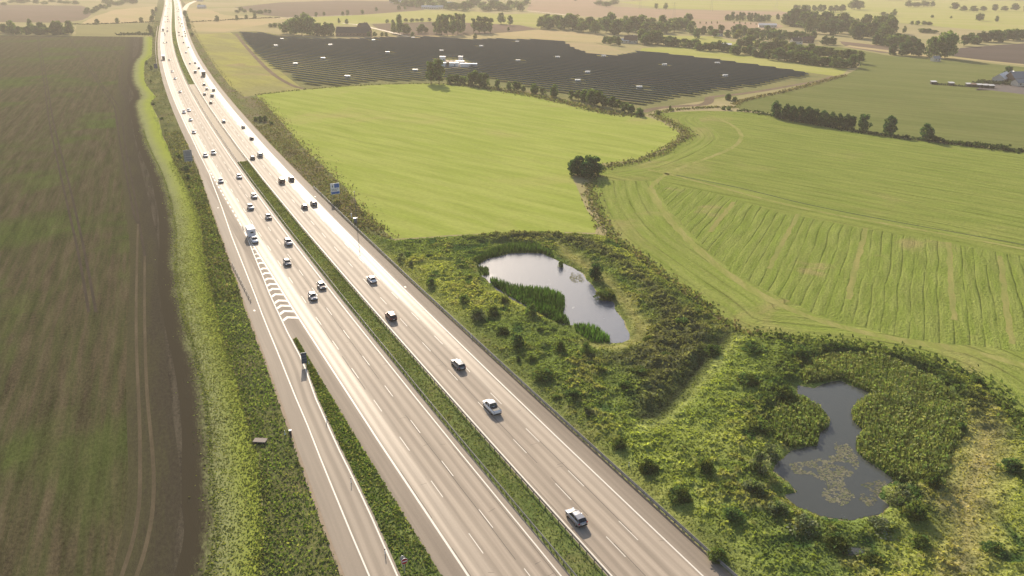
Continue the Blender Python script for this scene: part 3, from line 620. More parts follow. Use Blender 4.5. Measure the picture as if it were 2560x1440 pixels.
def rough_fields(x, y):
    """height of the scrub and its plant colour"""
    n1 = vnoise(x, y, 9, 1); n2 = vnoise(x, y, 3.2, 2); n3 = vnoise(x, y, 1.3, 3); n4 = vnoise(x, y, 22, 4)
    lump = 1-np.abs(2*n2-1); h = .08+.75*n1*n1+.75*lump*n2+.40*n3*n3
    col = np.zeros(x.shape+(3,)); col[:] = (.145, .19, .05)
    a = np.clip((n4-.45)*5, 0, 1)[..., None]; col = col*(1-a)+np.array((.27, .30, .075))*a
    a = np.clip((n2-.62)*5, 0, 1)[..., None]; col = col*(1-a)+np.array((.055, .10, .03))*a
    a = np.clip((n3*.5+n1*.5-.6)*7, 0, 1)[..., None]*.6; col = col*(1-a)+np.array((.29, .27, .10))*a
    def area(poly, c, hh, soft=3.0, mixc=.8):
        nonlocal col, h
        ins = inpoly(x, y, poly); d = polydist(x, y, poly); w = np.where(ins, np.clip(.5+d/soft/2, 0, 1), np.clip(.5-d/soft/2, 0, 1))*mixc
        v = (.7+.6*n3)[..., None]; col = col*(1-w[..., None])+np.array(c)*v*w[..., None]; h = h*(1-w)+hh*(.55+.9*n2)*(.6+.8*n3)*w
    area(HEATH, (.115, .118, .065), 1.3); area(YEL, (.27, .32, .07), .6, 6, .75); area(TANP, (.23, .22, .075), .15, 2.0, .95); area(TAN2, (.34, .285, .13), .12, 4.0, .92)
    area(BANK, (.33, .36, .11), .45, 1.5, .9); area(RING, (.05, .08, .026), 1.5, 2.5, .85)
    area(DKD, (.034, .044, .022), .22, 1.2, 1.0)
    rd = polydist(x, y, [rp(yy, 18.6) for yy in np.arange(40, 260, 10)], False); w = np.clip(1-rd/6, 0, 1)
    h = h*(1-w*.8); col = col*(1-w[..., None]*.6)+np.array((.19, .20, .07))*(w*.6)[..., None]
    ed = polydist(x, y, ROUGH); h = h*np.clip(ed/2.0, .1, 1)
    for P_ in (POND1, POND2, PUD):
        ins = inpoly(x, y, P_); d = polydist(x, y, P_); h = np.where(ins, -.4, h*np.clip(d/2.5, 0.12, 1))
    for P_ in (REED_A, REED_B, REED_N, REED_C, REED_E, REED_W):
        h = np.where(inpoly(x, y, P_), .08, h)
    return h, col
def height_sheet(name, poly, cell):
    P_ = np.array(poly); x0, y0 = P_.min(0)-1; x1, y1 = P_.max(0)+1
    nx = int((x1-x0)/cell)+1; ny = int((y1-y0)/cell)+1
    X, Y = np.meshgrid(x0+np.arange(nx)*cell, y0+np.arange(ny)*cell); X = X+(vnoise(X, Y, .9, 7)-.5)*cell*.5; Y = Y+(vnoise(X, Y, .9, 8)-.5)*cell*.5
    h, col = rough_fields(X, Y); ins = inpoly(X, Y, poly)
    idx = np.arange(nx*ny).reshape(ny, nx)
    q = np.stack([idx[:-1, :-1], idx[:-1, 1:], idx[1:, 1:], idx[1:, :-1]], -1).reshape(-1, 4); k = ins.ravel()[q].any(1); q = q[k]
    use, inv = np.unique(q, return_inverse=True); V = np.stack([X.ravel(), Y.ravel(), h.ravel()+.03], 1)[use]
    o = np_mesh(name, V, inv.reshape(-1, 4), M_rgh, col.reshape(-1, 3)[use], smooth=True); o['kind'] = 'structure'; return o
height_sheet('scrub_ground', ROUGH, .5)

x, y = scatter([p for p in ROUGH], 8.5, 21)
keep = np.ones(len(x), bool)
for P_ in (POND1, POND2, PUD): keep &= ~inpoly(x, y, P_)
keep &= ~(inpoly(x, y, TANP) & (RNG.random(len(x)) < .7)); keep &= ~((inpoly(x, y, BANK) | inpoly(x, y, DKD)) & (RNG.random(len(x)) < .35))
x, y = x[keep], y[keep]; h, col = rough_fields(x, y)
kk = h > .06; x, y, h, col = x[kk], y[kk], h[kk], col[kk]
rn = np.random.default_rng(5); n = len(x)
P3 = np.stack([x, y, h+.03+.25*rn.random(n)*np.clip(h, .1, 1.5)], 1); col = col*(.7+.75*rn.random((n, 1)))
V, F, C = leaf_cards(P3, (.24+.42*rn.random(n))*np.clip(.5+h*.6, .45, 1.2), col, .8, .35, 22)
o = np_mesh('scrub_plants', V, F, M_leaf, C); tag(o, 'mixed green and brown scrub and weeds covering the ground around both ponds', 'scrub', kind='stuff')

# water
def water(name, c, rough, wave):
    b = NB(name); o = b.obj(); st = b.mapv(o, R(-20), (1, .45, 1))
    n = b.math('ADD', b.noise(st, 1.6, 4, .6), b.math('MULTIPLY', b.noise(o, 6.0, 2), .5)); b.bump(n, wave, .05)
    patch = b.ramp(b.noise(b.mapv(o, 0, (1, .6, 1)), .22, 4, .65), .60, .72)
    r = b.math('ADD', rough, b.math('MULTIPLY', patch, .22))
    m = b.set(c, r, .5); b.p.inputs['IOR'].default_value = 1.333; return m
m_w1 = water('pond_water', (.105, .12, .15), .14, .8); m_w2 = water('dark_pond_water', (.052, .058, .052), .12, .55)
flat('pond_water', POND1, .045, m_w1); flat('pond_water', POND2, .045, m_w2); flat('puddle_water', PUD, .045, m_w2)

# reeds
def reeds(name, poly, dens, h, w, cols, seed, label, topcol=None):
    x, y = scatter(poly, dens, seed); r = np.random.default_rng(seed+1); n = len(x)
    hh = h*(.65+.5*r.random(n))*(.75+.5*vnoise(x, y, 3.0, 5)); ed = polydist(x, y, poly); hh *= np.clip(.55+ed/3, .5, 1)
    c = pick(cols, n, seed)*(.7+.6*vnoise(x, y, 5.0, 6))[:, None]
    V, F, C = blades(np.stack([x, y, np.full(n, .03)], 1), hh, w*(.7+.6*r.random(n)), c, .35, seed)
    if topcol is not None:
        heads = np.stack([x, y, hh*.9+.05], 1)[::3]
        C = C.reshape(-1, 3, 3); m = .35+.65*(vnoise(x, y, 6, 9) > .42); C[:, 2] = C[:, 2]*(1-m[:, None])+np.array(topcol)*m[:, None]; C = C.reshape(-1, 3)
    me = np_mesh(name, V, F, M_leaf, C); o = me
    tag(o, label, 'reeds', kind='stuff')
    if topcol is not None:
        k = len(heads); V, F, C = leaf_cards(heads, .28+.3*r.random(k), pick([topcol, (.16,.23,.07), (.25,.26,.12), (.19,.25,.085)], k, seed)*(.7+.6*vnoise(heads[:, 0], heads[:, 1], 2.2, 4))[:, None], .6, .8, seed)
        h_ = np_mesh('reed_heads', V, F, M_leaf, C, parent=o); h_['kind'] = 'stuff'
    return o
RG = [(.05,.12,.02), (.07,.15,.03), (.09,.17,.04), (.04,.09,.02)]
reeds('reeds', REED_A, 9, 1.9, .38, RG, 31, 'bright green reed bed filling the near shore of the pale pond')
reeds('reeds', REED_B, 9, 1.7, .36, RG, 33, 'small green reed clump at the near right end of the pale pond')
reeds('reeds', REED_N, 8, 1.8, .36, [(.04,.08,.025), (.06,.10,.03)], 35, 'dark reeds along the far shore of the pale pond')
reeds('reeds', REED_C, 8, 1.6, .3, [(.04,.08,.025), (.06,.10,.03)], 37, 'small dark reed tuft at the left tip of the pale pond')
RE = [(0.135, 0.195, 0.06), (0.195, 0.232, 0.075), (0.24, 0.247, 0.105), (0.12, 0.21, 0.053)]
reeds('reeds', REED_E, 16, 1.5, .30, RE, 39, 'large olive brown reed bed on the right of the dark pond', topcol=(.22,.25,.10))
reeds('reeds', REED_W, 16, 1.4, .30, RE, 41, 'olive green reed bed on the left of the dark pond', topcol=(.20,.26,.09))
# floating leaves
for nm, polyp, lab, sd in (('lily_pads', [(2088,1105),(2118,1110),(2146,1145),(2145,1172),(2115,1200),(2055,1202),(2030,1188),(1985,1184),(1972,1160),(2040,1150),(2082,1135)], 'pale lily pads floating in the middle of the dark pond', 51),
                           ('lily_pads', [(2065,1205),(2105,1200),(2120,1225),(2140,1240),(2110,1265),(2080,1262),(2055,1240)], 'second raft of lily pads nearer the bottom shore of the dark pond', 52),
                           ('lily_pads', [(2155,1210),(2230,1195),(2215,1215),(2200,1245),(2175,1270),(2150,1250)], 'sparse lily pads near the right shore of the dark pond', 53),
                           ('lily_pads', [(1430,682),(1450,686),(1462,700),(1455,708),(1430,706),(1424,695)], 'bright floating leaves beside the tree in the pale pond', 54)):
    x, y = scatter(GP(polyp), 16 if sd < 53 else 11, sd); r = np.random.default_rng(sd); n = len(x); k = vnoise(x, y, 1.6, 3) > .3; x, y = x[k], y[k]; n = len(x)
    a = np.linspace(0, 2*np.pi, 7)[:-1]; rad = .10+.14*r.random(n)
    V = np.stack([x[:, None]+np.cos(a)*rad[:, None], y[:, None]+np.sin(a)*rad[:, None]*.85, np.full((n, 6), .055)+.008*r.random((n, 1))], -1).reshape(-1, 3)
    o = np_mesh(nm, V, np.arange(6*n).reshape(-1, 6), M_leaf, np.repeat(pick([(.26,.25,.17), (.31,.29,.20), (.19,.21,.11)], n, sd), 6, 0)); tag(o, lab, 'lily pads', kind='stuff')
# ------------------------------------------------------------------ field edge scrub: right verge up the motorway, ditch, hedge foot
def band_scrub(name, line, width, dens, size, cols, seed, label, hmax=1.0, amt=1.0):
    g = smooth_line(GP(line), 2); r = np.random.default_rng(seed); out = []; hs = []
    for a, b in zip(g[:-1], g[1:]):
        L = math.dist(a, b); n = r.poisson(L*width*dens)
        for _ in range(n):
            t = r.random(); o_ = r.normal()*width/2.6; dx, dy = (b[0]-a[0])/max(L, 1e-6), (b[1]-a[1])/max(L, 1e-6)
            out.append((a[0]+(b[0]-a[0])*t-dy*o_, a[1]+(b[1]-a[1])*t+dx*o_, 0))
    P_ = np.array(out); _of = np.array([(p[0]-cx(p[1]))/math.hypot(1, cslope(p[1])) for p in P_]); P_ = P_[np.abs(_of) > 18.9]; n = len(P_); nn = vnoise(P_[:, 0], P_[:, 1], 5, 2); k = nn > (.5-.5*amt); P_ = P_[k]; n = len(P_); nn = nn[k]
    P_[:, 2] = .05+hmax*nn*r.random(n); V, F, C = leaf_cards(P_, size*(.6+.8*r.random(n)), pick(cols, n, seed)*(.75+.5*r.random((n, 1))), .8, .3, seed)
    o = np_mesh(name, V, F, M_leaf, C); return tag(o, label, 'scrub', kind='stuff')
DK = [(.09,.12,.045), (.13,.16,.055), (.18,.18,.07), (.15,.125,.08)]
vr_ = [(640,245),(680,290),(720,340),(770,392),(830,455),(880,515),(920,565),(960,600)]
m_vr = field_mat('dry_verge_grass', (.17, .145, .085), (.145, .16, .06), (.21, .18, .10), az=-27, patch=.04, stretch=3, fine=.8, bump=.8, bdist=.5, spotamt=.5)
flat('verge', [rp(y, 17.9) for y in (230, 260, 300, 350, 400, 450, 500, 560, 620, 700, 800, 900, 1000, 1200, 1500, 2000, 2300)]+GP([(462,8),(470,40),(480,75),(505,115),(540,170),(575,215),(610,242)]+[(x+4, y) for x, y in [(640,238),(660,258),(700,300),(750,360),(800,410),(850,455),(880,490),(905,525),(930,555),(970,585),(985,600)]]), .016, m_vr)
band_scrub('verge_scrub', vr_, 7, 2.2, .55, DK+[(.20,.165,.10)], 61, 'dark scrub between the bright green field and the motorway guardrail', .9, .75)
tuft_object('roadside_grass', np.concatenate([along(236, 420, cst(18.4), cst(27), 3.2, 63), along(420, 1300, cst(18.4), cst(28), .5, 64)]), .55, [(.10,.12,.04), (.13,.145,.05), (.15,.13,.07), (.17,.14,.08)], 7, 'rough brown green grass right of the motorway beside the bright green field', h=.6)
band_scrub('ditch_scrub', DITCH[:9], 5, 2.2, .8, DK+[(.16,.14,.10), (.17,.18,.07)], 65, 'brown weeds along the ditch between the two green fields', 1.1)
band_scrub('ditch_scrub', DITCH[8:13], 4, 3, .7, DK+[(.17,.16,.12)], 66, 'rough weeds along the ditch running down from the round bush', 1.0)
band_scrub('ditch_scrub', DITCH[12:18], 3.5, 4, .7, DK, 67, 'dark weeds along the ditch between mown field and heath', 1.3)
band_scrub('ditch_scrub', DITCH[17:], 5, 4, .7, [(.06,.09,.03), (.09,.13,.04), (.12,.15,.05)], 68, 'dark green weeds along the curved edge of the mown field', 1.6)
band_scrub('strip_edge_grass', LIMER[10:], 3.6, 7, .32, [(.17,.20,.06), (.13,.16,.05), (.20,.21,.08), (.10,.135,.04)], 79, 'mixed olive grass where the lime green strip meets the verge', .25)
band_scrub('crop_edge_weeds', LIMER[9:25], .7, 2.2, .4, [(.12,.11,.06), (.09,.09,.05), (.16,.15,.06)], 69, 'brown weeds along the furrow beside the lime green crop strip', .4, .7)
band_scrub('field_edge_weeds', [(640,238),(745,225),(900,213),(1080,208),(1190,217)], 2.0, 1.5, .9, DK, 70, 'thin dark weeds along the top edge of the bright green field', .9)
band_scrub('hedge_foot', [(1120,210),(1190,217),(1330,238),(1440,262),(1520,285),(1610,290)], 7, 1.6, 1.2, DK, 71, 'scrub at the foot of the hedgerow below the solar farm', 1.6)
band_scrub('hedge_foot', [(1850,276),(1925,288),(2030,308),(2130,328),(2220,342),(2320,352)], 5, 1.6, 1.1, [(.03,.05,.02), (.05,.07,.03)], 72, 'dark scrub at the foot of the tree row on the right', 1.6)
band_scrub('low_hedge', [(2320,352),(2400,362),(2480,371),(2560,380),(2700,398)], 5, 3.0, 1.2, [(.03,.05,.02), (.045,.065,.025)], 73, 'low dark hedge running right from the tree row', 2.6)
band_scrub('ditch_scrub', [(1850,268),(1780,268),(1720,272),(1680,276),(1640,284)], 4, 1.6, 1.0, DK, 74, 'brown weeds along the top edge of the mown field', 1.1)
band_scrub('field_edge_weeds', [(2115,188),(2060,203),(1960,230),(1860,250),(1835,262)], 4, 1.2, 1.2, [(.16,.14,.08), (.10,.10,.05)], 75, 'brown weeds along the left edge of the olive field', 1.0)
band_scrub('low_hedge', [(180,61),(240,61),(300,58),(395,55)], 4, .8, 2.0, [(.06,.07,.04)], 76, 'thin dark field hedge under three round trees left of the motorway', 1.5)
band_scrub('low_hedge', [(478,55),(560,51),(640,46),(700,45)], 4, .8, 2.0, [(.06,.07,.04)], 77, 'thin dark field hedge under four round trees right of the motorway', 1.5)
band_scrub('low_hedge', [(295,88),(330,86),(380,87)], 12, .7, 2.2, [(.03,.045,.025)], 78, 'dark low scrub left of the motorway above the ploughed field', 3)
# ------------------------------------------------------------------ guardrails
m_steel = plain('galvanised_steel', (.22, .21, .195), .6, .25, .2, var=.15)
m_dsteel = plain('weathered_steel_post', (.16, .15, .14), .6, .4, .3)
def guardrail(label, off, y0, y1, sp, rails, side, near_first=True):
    root = empty('guardrail', (*rp(y0, off), .05)); tag(root, label, 'guardrail', None)
    rx, ry = root.location.x, root.location.y
    mb = MB(); ys = list(np.arange(y0, y1, 5 if y1 < 400 else 9))+[y1]
    prof = [(-.02, -.15), (.045, -.08), (.0, 0.), (.045, .08), (-.02, .15), (-.05, .15), (-.05, -.15)]
    for hz_ in rails:
        P_ = [[(rp(y, off+side*(a+.12))[0]-rx, rp(y, off+side*(a+.12))[1]-ry, hz_+b) for a, b in prof] for y in ys]; V = sum(P_, []); k = len(prof)
        F = [(i*k+j, i*k+(j+1) % k, (i+1)*k+(j+1) % k, (i+1)*k+j) for i in range(len(ys)-1) for j in range(k)]
        mb.add(V, F)
    mb.build('rail', m_steel, root)
    py = []; y = y0
    while y < y1: py.append(y); y += sp*math.cos(road_az(y))*(1 if y < 260 else 2 if y < 420 else 5)
    pm = MB(); pm.box((0, 0, .36), (.10, .12, .78)); pm.box((0, side*0, .62), (.16, .08, .16)); first = pm.build('post', m_dsteel, root)
    first.location = (0, 0, 0)
    for y in py[1:100]:
        c = first.copy(); S.collection.objects.link(c); c.parent = root; x, yy = rp(y, off); c.location = (x-rx, yy-ry, 0); c.rotation_euler = (0, 0, -road_az(y))
    if len(py) > 100:
        pm = MB()
        for y in py[100:]: x, yy = rp(y, off); pm.box((x-rx, yy-ry, .36), (.10, .12, .78)); 
        tag(pm.build('post', m_dsteel, root), kind='stuff')
    return root
guardrail('long steel guardrail on posts between the oncoming lanes and the median grass', -1.55, 62, 900, 2.0, (.72,), -1)
guardrail('long steel guardrail on closely set posts along the outgoing side of the median', 2.35, 62, 900, 2.0, (.72,), 1)
guardrail('steel guardrail with two rails on the outer right edge of the motorway', 18.25, 62, 293, 2.0, (.72, .38), -1)
guardrail('short low guardrail at the outer left edge opposite the towed box trailer', -23.2, 198, 226, 3.0, (.55,), 1)

# ------------------------------------------------------------------ cars
def paint(name, c, metal=.3, rough=.32): return plain(name, c, rough, .5, metal, .35, var=.02)
PAINT = dict(white=paint('white_paint', (.78, .78, .78), 0), silver=paint('silver_paint', (.34, .34, .355), .55), grey=paint('grey_paint', (.16, .165, .175), .4), black=paint('black_paint', (.018, .019, .022), .2),
             maroon=paint('maroon_paint', (.10, .018, .02), .3), blue=paint('dark_blue_paint', (.02, .035, .08), .3), brown=paint('brown_paint', (.10, .055, .045), .3), beige=paint('champagne_paint', (.42, .36, .30), .4))
m_glass = plain('tinted_glass', (.012, .016, .02), .08, .6, 0, 0); m_tyre = plain('tyre_rubber', (.02, .02, .02), .85, .2); m_rim = plain('wheel_rim', (.45, .45, .46), .35, .5, .7)
m_dark = plain('black_trim', (.02, .02, .022), .6, .3); m_red = plain('red_lamp', (.35, .01, .012), .2, .5); m_lamp = plain('clear_lamp', (.75, .75, .78), .1, .6); m_plate = plain('number_plate', (.75, .75, .72), .5, .3)
SHAPES = {   # length, width, body stations (y, half width, top height), cabin stations (y, half width base, half width top, z), y = forwards
 'hatchback': (4.2, 1.78, [(-2.08,.74,.62),(-2.0,.84,.92),(-1.5,.88,.98),(0,.89,.95),(.9,.88,.94),(1.5,.86,.86),(1.95,.78,.74),(2.1,.62,.55)], [(-1.95,.74,.98),(-1.55,.66,1.36),(-.6,.64,1.48),(.25,.62,1.46),(1.05,.74,.96)]),
 'sedan': (4.7, 1.82, [(-2.35,.74,.66),(-2.25,.84,.98),(-1.4,.89,1.0),(0,.9,.95),(1.0,.89,.93),(1.7,.87,.86),(2.2,.78,.74),(2.35,.62,.55)], [(-1.75,.76,1.0),(-.95,.64,1.38),(-.2,.63,1.45),(.35,.62,1.43),(1.2,.76,.94)]),
 'suv': (4.6, 1.88, [(-2.3,.8,.72),(-2.2,.88,1.1),(-1.4,.92,1.12),(0,.93,1.08),(1.0,.92,1.06),(1.7,.9,1.0),(2.15,.82,.88),(2.3,.68,.6)], [(-2.15,.82,1.12),(-1.85,.74,1.56),(-.7,.72,1.68),(.3,.70,1.65),(1.1,.80,1.08)]),
 'estate': (4.7, 1.84, [(-2.35,.78,.66),(-2.25,.86,.98),(-1.4,.9,1.0),(0,.9,.95),(1.0,.89,.94),(1.7,.87,.87),(2.2,.78,.75),(2.35,.62,.55)], [(-2.2,.78,1.0),(-1.85,.68,1.38),(-.8,.66,1.48),(.3,.64,1.46),(1.15,.76,.95)]),
 'van': (5.0, 1.95, [(-2.5,.9,.9),(-2.45,.95,1.15),(-1.4,.96,1.15),(0,.97,1.12),(1.2,.96,1.1),(1.8,.94,1.02),(2.35,.86,.88),(2.5,.7,.6)], [(-2.45,.92,1.15),(-2.35,.86,1.85),(-1,.86,1.95),(.9,.84,1.9),(1.75,.86,1.08)]),
 'pickup': (5.3, 1.9, [(-2.65,.86,.98),(-2.6,.9,1.08),(-1.6,.92,1.08),(-.65,.93,1.1),(0,.94,1.1),(1.1,.93,1.08),(1.9,.91,1.02),(2.5,.83,.9),(2.65,.7,.62)], [(-.75,.84,1.1),(-.55,.72,1.68),(.1,.72,1.76),(.75,.70,1.72),(1.45,.82,1.08)])}
def body_mb(kind):
    L, Wd, st, cab = SHAPES[kind]; mb = MB(); V = []
    for y, hw, zt in st:
        z0 = .28 if abs(y) < L/2-.2 else .42
        ring = [(-hw*.86, z0), (-hw, z0+.16), (-hw, zt-.22), (-hw*.94, zt-.05), (-hw*.72, zt), (0, zt+.03), (hw*.72, zt), (hw*.94, zt-.05), (hw, zt-.22), (hw, z0+.16), (hw*.86, z0)]
        V += [(a, y, b) for a, b in ring]
    k = 11; F = [(i*k+j, (i+1)*k+j, (i+1)*k+(j+1) % k, i*k+(j+1) % k) for i in range(len(st)-1) for j in range(k)]
    F += [tuple(range(k)), tuple(range(len(V)-1, len(V)-1-k, -1))]
    mb.add(V, F); return mb
def cabin_mb(kind, inset=0.0):
    cab = SHAPES[kind][3]; mb = MB(); V = []
    zb = cab[0][2]
    for i, (y, hw, z) in enumerate(cab):
        end = i in (0, len(cab)-1); hb_ = hw if end else max(cab[0][1], cab[-1][1])*1.0
        base = z-.04 if end else min(cab[0][2], cab[-1][2])-.05
        V += [(-hb_, y, base), (-hw+.0, y, z-(0 if end else .06)), (-hw*.8, y, z), (0, y, z+.015), (hw*.8, y, z), (hw, y, z-(0 if end else .06)), (hb_, y, base)]
    k = 7; F = [(i*k+j, (i+1)*k+j, (i+1)*k+j+1, i*k+j+1) for i in range(len(cab)-1) for j in range(k-1)]
    F += [tuple(range(k)), tuple(range(len(V)-1, len(V)-1-k, -1))]
    mb.add(V, F); return mb
def roof_mb(kind, extra=0.0):
    cab = SHAPES[kind][3][1:-1]; mb = MB(); V = []
    for y, hw, z in cab:
        V += [(-hw*1.0, y, z-.05), (-hw*.82, y, z+.02), (0, y, z+.04), (hw*.82, y, z+.02), (hw*1.0, y, z-.05)]
    k = 5; F = [(i*k+j, (i+1)*k+j, (i+1)*k+j+1, i*k+j+1) for i in range(len(cab)-1) for j in range(k-1)]; mb.add(V, F)
    full = SHAPES[kind][3]; bw = max(full[0][1], full[-1][1]); zb = min(full[0][2], full[-1][2])
    for s in (-1, 1):                       # pillars
        for (a, b) in ((full[0], full[1]), (full[-1], full[-2])):
            mb.tube((s*a[1]*.99, a[0], a[2]), (s*b[1]*1.0, b[0], b[2]-.02), .045, .04, 5)
        mid = full[2]; mb.tube((s*bw*1.0, mid[0]-.1, zb), (s*mid[1]*1.0, mid[0], mid[2]-.04), .05, .04, 5)
    return mb
def wheel(parent, x, y):
    w = MB(); w.tube((x-.11, y, .33), (x+.11, y, .33), .33, n=16); o = w.build('wheel', m_tyre, parent)
    s = 1 if x > 0 else -1; r_ = MB(); r_.tube((x+s*.08, y, .33), (x+s*.125, y, .33), .21, .19, n=12); r_.build('rim', m_rim, o); return o
def make_car(kind, colour):
    L, Wd, st, cab = SHAPES[kind]; pm = PAINT[colour]; root = empty(kind+('_car' if kind not in ('van', 'pickup') else ('_truck' if kind == 'pickup' else '')))
    b = body_mb(kind).build('body', pm, root, smooth=True)
    cabin_mb(kind).build('window', m_glass, root); roof_mb(kind).build('roof', pm, root, smooth=False)
    for s in (-1, 1):
        for f in (-.30, .31): wheel(root, s*(Wd/2-.13), f*L)
        l = MB(); l.box((s*.62, L/2-.19, .70), (.36, .2, .15)); l.build('headlight', m_lamp, root)
        l = MB(); l.box((s*.70, -L/2+.07, .84 if kind != 'sedan' else .82), (.26, .14, .16)); l.build('tail_light', m_red, root)
        l = MB(); l.box((s*(Wd/2+.06), cab[-1][0]-.45, cab[-1][2]+.08), (.2, .12, .14), taper=.8); l.build('mirror', pm, root)
    l = MB(); l.box((0, -L/2+.0, .62), (.52, .04, .12)); l.build('number_plate', m_plate, root)
    l = MB(); l.box((0, -L/2+.02, .42), (Wd*.84, .1, .2)); l.box((0, L/2-.04, .42), (Wd*.76, .1, .22)); l.build('bumper', m_dark, root)
    if kind == 'pickup':
        l = MB(); l.box((0, -1.66, 1.105), (1.5, 1.62, .03)); l.box((-.79, -1.66, 1.16), (.06, 1.7, .08)); l.box((.79, -1.66, 1.16), (.06, 1.7, .08)); l.build('load_bed', m_dark, root)
    return root
def far_car(kind, colour):
    mb = MB(); b = body_mb(kind); c = cabin_mb(kind); r_ = roof_mb(kind)
    mb.add(b.v, b.f, 0); mb.add(c.v, c.f, 1); mb.add(r_.v, r_.f, 0)
    L, Wd = SHAPES[kind][:2]
    for s in (-1, 1):
        for f in (-.30, .31): mb.tube((s*(Wd/2-.2), f*L, .33), (s*(Wd/2-.01), f*L, .33), .33, n=8, m=2)
    return mb.build(kind+('_car' if kind not in ('van', 'pickup') else ('_truck' if kind == 'pickup' else '')), [PAINT[colour], m_glass, m_tyre])
def place(o, px, py, side, h=.7):
    x, y = G(px, py, h); a = -road_az(y); o.location = (x, y, .085); o.rotation_euler = (0, 0, a+(math.pi if side == 'L' else 0))
# near cars with all their parts
NEAR = [('R',1440,1292,'hatchback','silver','silver hatchback with dark windows nearest the bottom edge in the inner outgoing lane'),
 ('R',1229,1017,'pickup','white','white pickup truck with an open black load bed'),
 ('R',1145,910,'estate','grey','dark grey estate car just ahead of the white pickup truck'),
 ('R',977,790,'suv','maroon','dark red car with a pale roof glare in the inner outgoing lane'),
 ('R',929,698,'sedan','white','white saloon alone in the middle outgoing lane'),
 ('L',782,741,'hatchback','silver','silver hatchback with dark bonnet shadow, foremost of the oncoming cars'),
 ('L',804,714,'hatchback','beige','champagne hatchback in the innermost oncoming lane beside the silver one'),
 ('L',718,656,'hatchback','grey','grey hatchback in the middle oncoming lane beside the end of the chevrons'),
 ('L',721,606,'suv','silver','broad silver car in the innermost oncoming lane level with the box trailer'),
 ('L',636,600,'suv','white','white car towing a tall box trailer beside the start of the chevrons'),
 ('L',671,542,'hatchback','grey','dark hatchback in the innermost oncoming lane behind the broad silver car'),
 ('L',626,518,'suv','silver','silver car behind the tall box trailer in the middle oncoming lane'),
 ('L',635,490,'estate','silver','silver estate car in the innermost lane behind the dark hatchback'),
 ('R',761,516,'hatchback','black','black car on the left of the pair near the guardrail start'),
 ('R',784,508,'suv','grey','dark grey car on the right of the pair near the guardrail start'),
 ('R',704,452,'van','brown','dark brown van level with the blue sign'),
 ('R',728,447,'suv','black','black car beside the dark brown van'),
 ('R',631,394,'hatchback','black','black car beside the silver van at the end of the paved crossing'),
 ('R',650,387,'van','silver','silver van beside a black car at the end of the paved crossing'),
 ('L',552,452,'hatchback','white','white hatchback in the slow oncoming lane beside the wide dashed line'),
 ('L',598,441,'estate','white','white estate car beside the near end of the paved crossing')]
for sd, px, py, k, c, lab in NEAR:
    o = make_car(k, c); tag(o, lab, 'car' if k not in ('van', 'pickup') else ('van' if k == 'van' else 'pickup truck'), 'cars on the outgoing carriageway' if sd == 'R' else 'cars on the oncoming carriageway'); place(o, px, py, sd)
# box trailer towed by the white car
x, y = G(636, 600, .7); a = road_az(y); dx, dy = math.sin(a), math.cos(a)
t = empty('box_trailer', (x+dx*5.6, y+dy*5.6, .085), -a+math.pi); tag(t, 'tall white box trailer towed behind a white car', 'trailer')
mb = MB(); mb.box((0, 0, 1.95), (2.3, 4.6, 2.5)); mb.build('box', plain('trailer_white', (.74, .74, .76), .5, .4, var=.04), t)
mb = MB(); mb.box((0, 2.31, 2.1), (.9, .03, .5)); mb.build('front_window', m_dark, t)
mb = MB(); mb.box((0, 0, .62), (2.1, 4.5, .14)); mb.build('chassis', m_dark, t)
mb = MB(); mb.tube((0, 2.2, .55), (0, 3.4, .5), .06); mb.build('drawbar', m_dsteel, t)
for s in (-1, 1): wheel(t, s*1.02, -.5)
# far traffic
FARC = [('R',629,345,'hatchback','black'),('R',608,317,'hatchback','grey'),('R',559,303,'hatchback','silver'),('R',527,256,'hatchback','black'),('R',530,239,'van','grey'),('R',534,225,'suv','grey'),('R',511,235,'hatchback','grey'),('R',517,222,'hatchback','silver'),('R',510,211,'estate','grey'),
 ('R',488,180,'van','grey'),('R',497,170,'suv','grey'),('R',488,157,'hatchback','silver'),('R',475,158,'hatchback','silver'),('R',465,131,'hatchback','white'),('R',471,118,'hatchback','black'),('R',459,106,'hatchback','grey'),('R',448,88,'hatchback','grey'),('R',447,81,'suv','grey'),('R',455.6,91,'estate','black'),('R',463.4,90,'suv','grey'),('R',463,84,'hatchback','grey'),('R',461,79,'hatchback','blue'),('R',457,67,'hatchback','grey'),('R',451,65,'hatchback','black'),('R',455,59,'suv','grey'),('R',448,57,'hatchback','grey'),('R',453,49,'hatchback','grey'),('R',446,49,'hatchback','silver'),('R',451,45,'hatchback','grey'),('R',446,43,'suv','grey'),('R',447,29,'hatchback','grey'),('R',443,29,'hatchback','grey'),('R',447,24,'van','grey'),('R',446,18,'hatchback','grey'),('R',442,22,'hatchback','grey'),('R',443,10,'hatchback','grey'),
 ('L',533.7,382,'suv','white'),('L',513.5,388,'estate','white'),('L',484.5,330,'hatchback','white'),('L',476,299,'hatchback','white'),('L',460,280,'suv','white'),('L',472,275,'estate','white'),('L',450,229,'hatchback','white'),('L',437.6,196,'hatchback','white'),('L',430,178,'hatchback','white'),('L',423,150,'hatchback','grey'),('L',409.5,107,'hatchback','white'),('L',417,106,'hatchback','grey'),('L',412,83,'hatchback','grey'),('L',413,88,'hatchback','white'),('L',418.6,78,'van','white'),('L',418.6,70,'hatchback','grey'),('L',412.6,55,'hatchback','grey'),('L',419,54,'hatchback','grey'),('L',425,53,'hatchback','white'),('L',420,49,'suv','grey'),('L',413,41,'suv','grey'),('L',419,41,'hatchback','grey'),('L',420,31,'hatchback','silver'),('L',415,15,'van','grey'),('L',418,22,'hatchback','grey'),('L',423,22,'hatchback','grey'),('L',424,10,'hatchback','silver')]
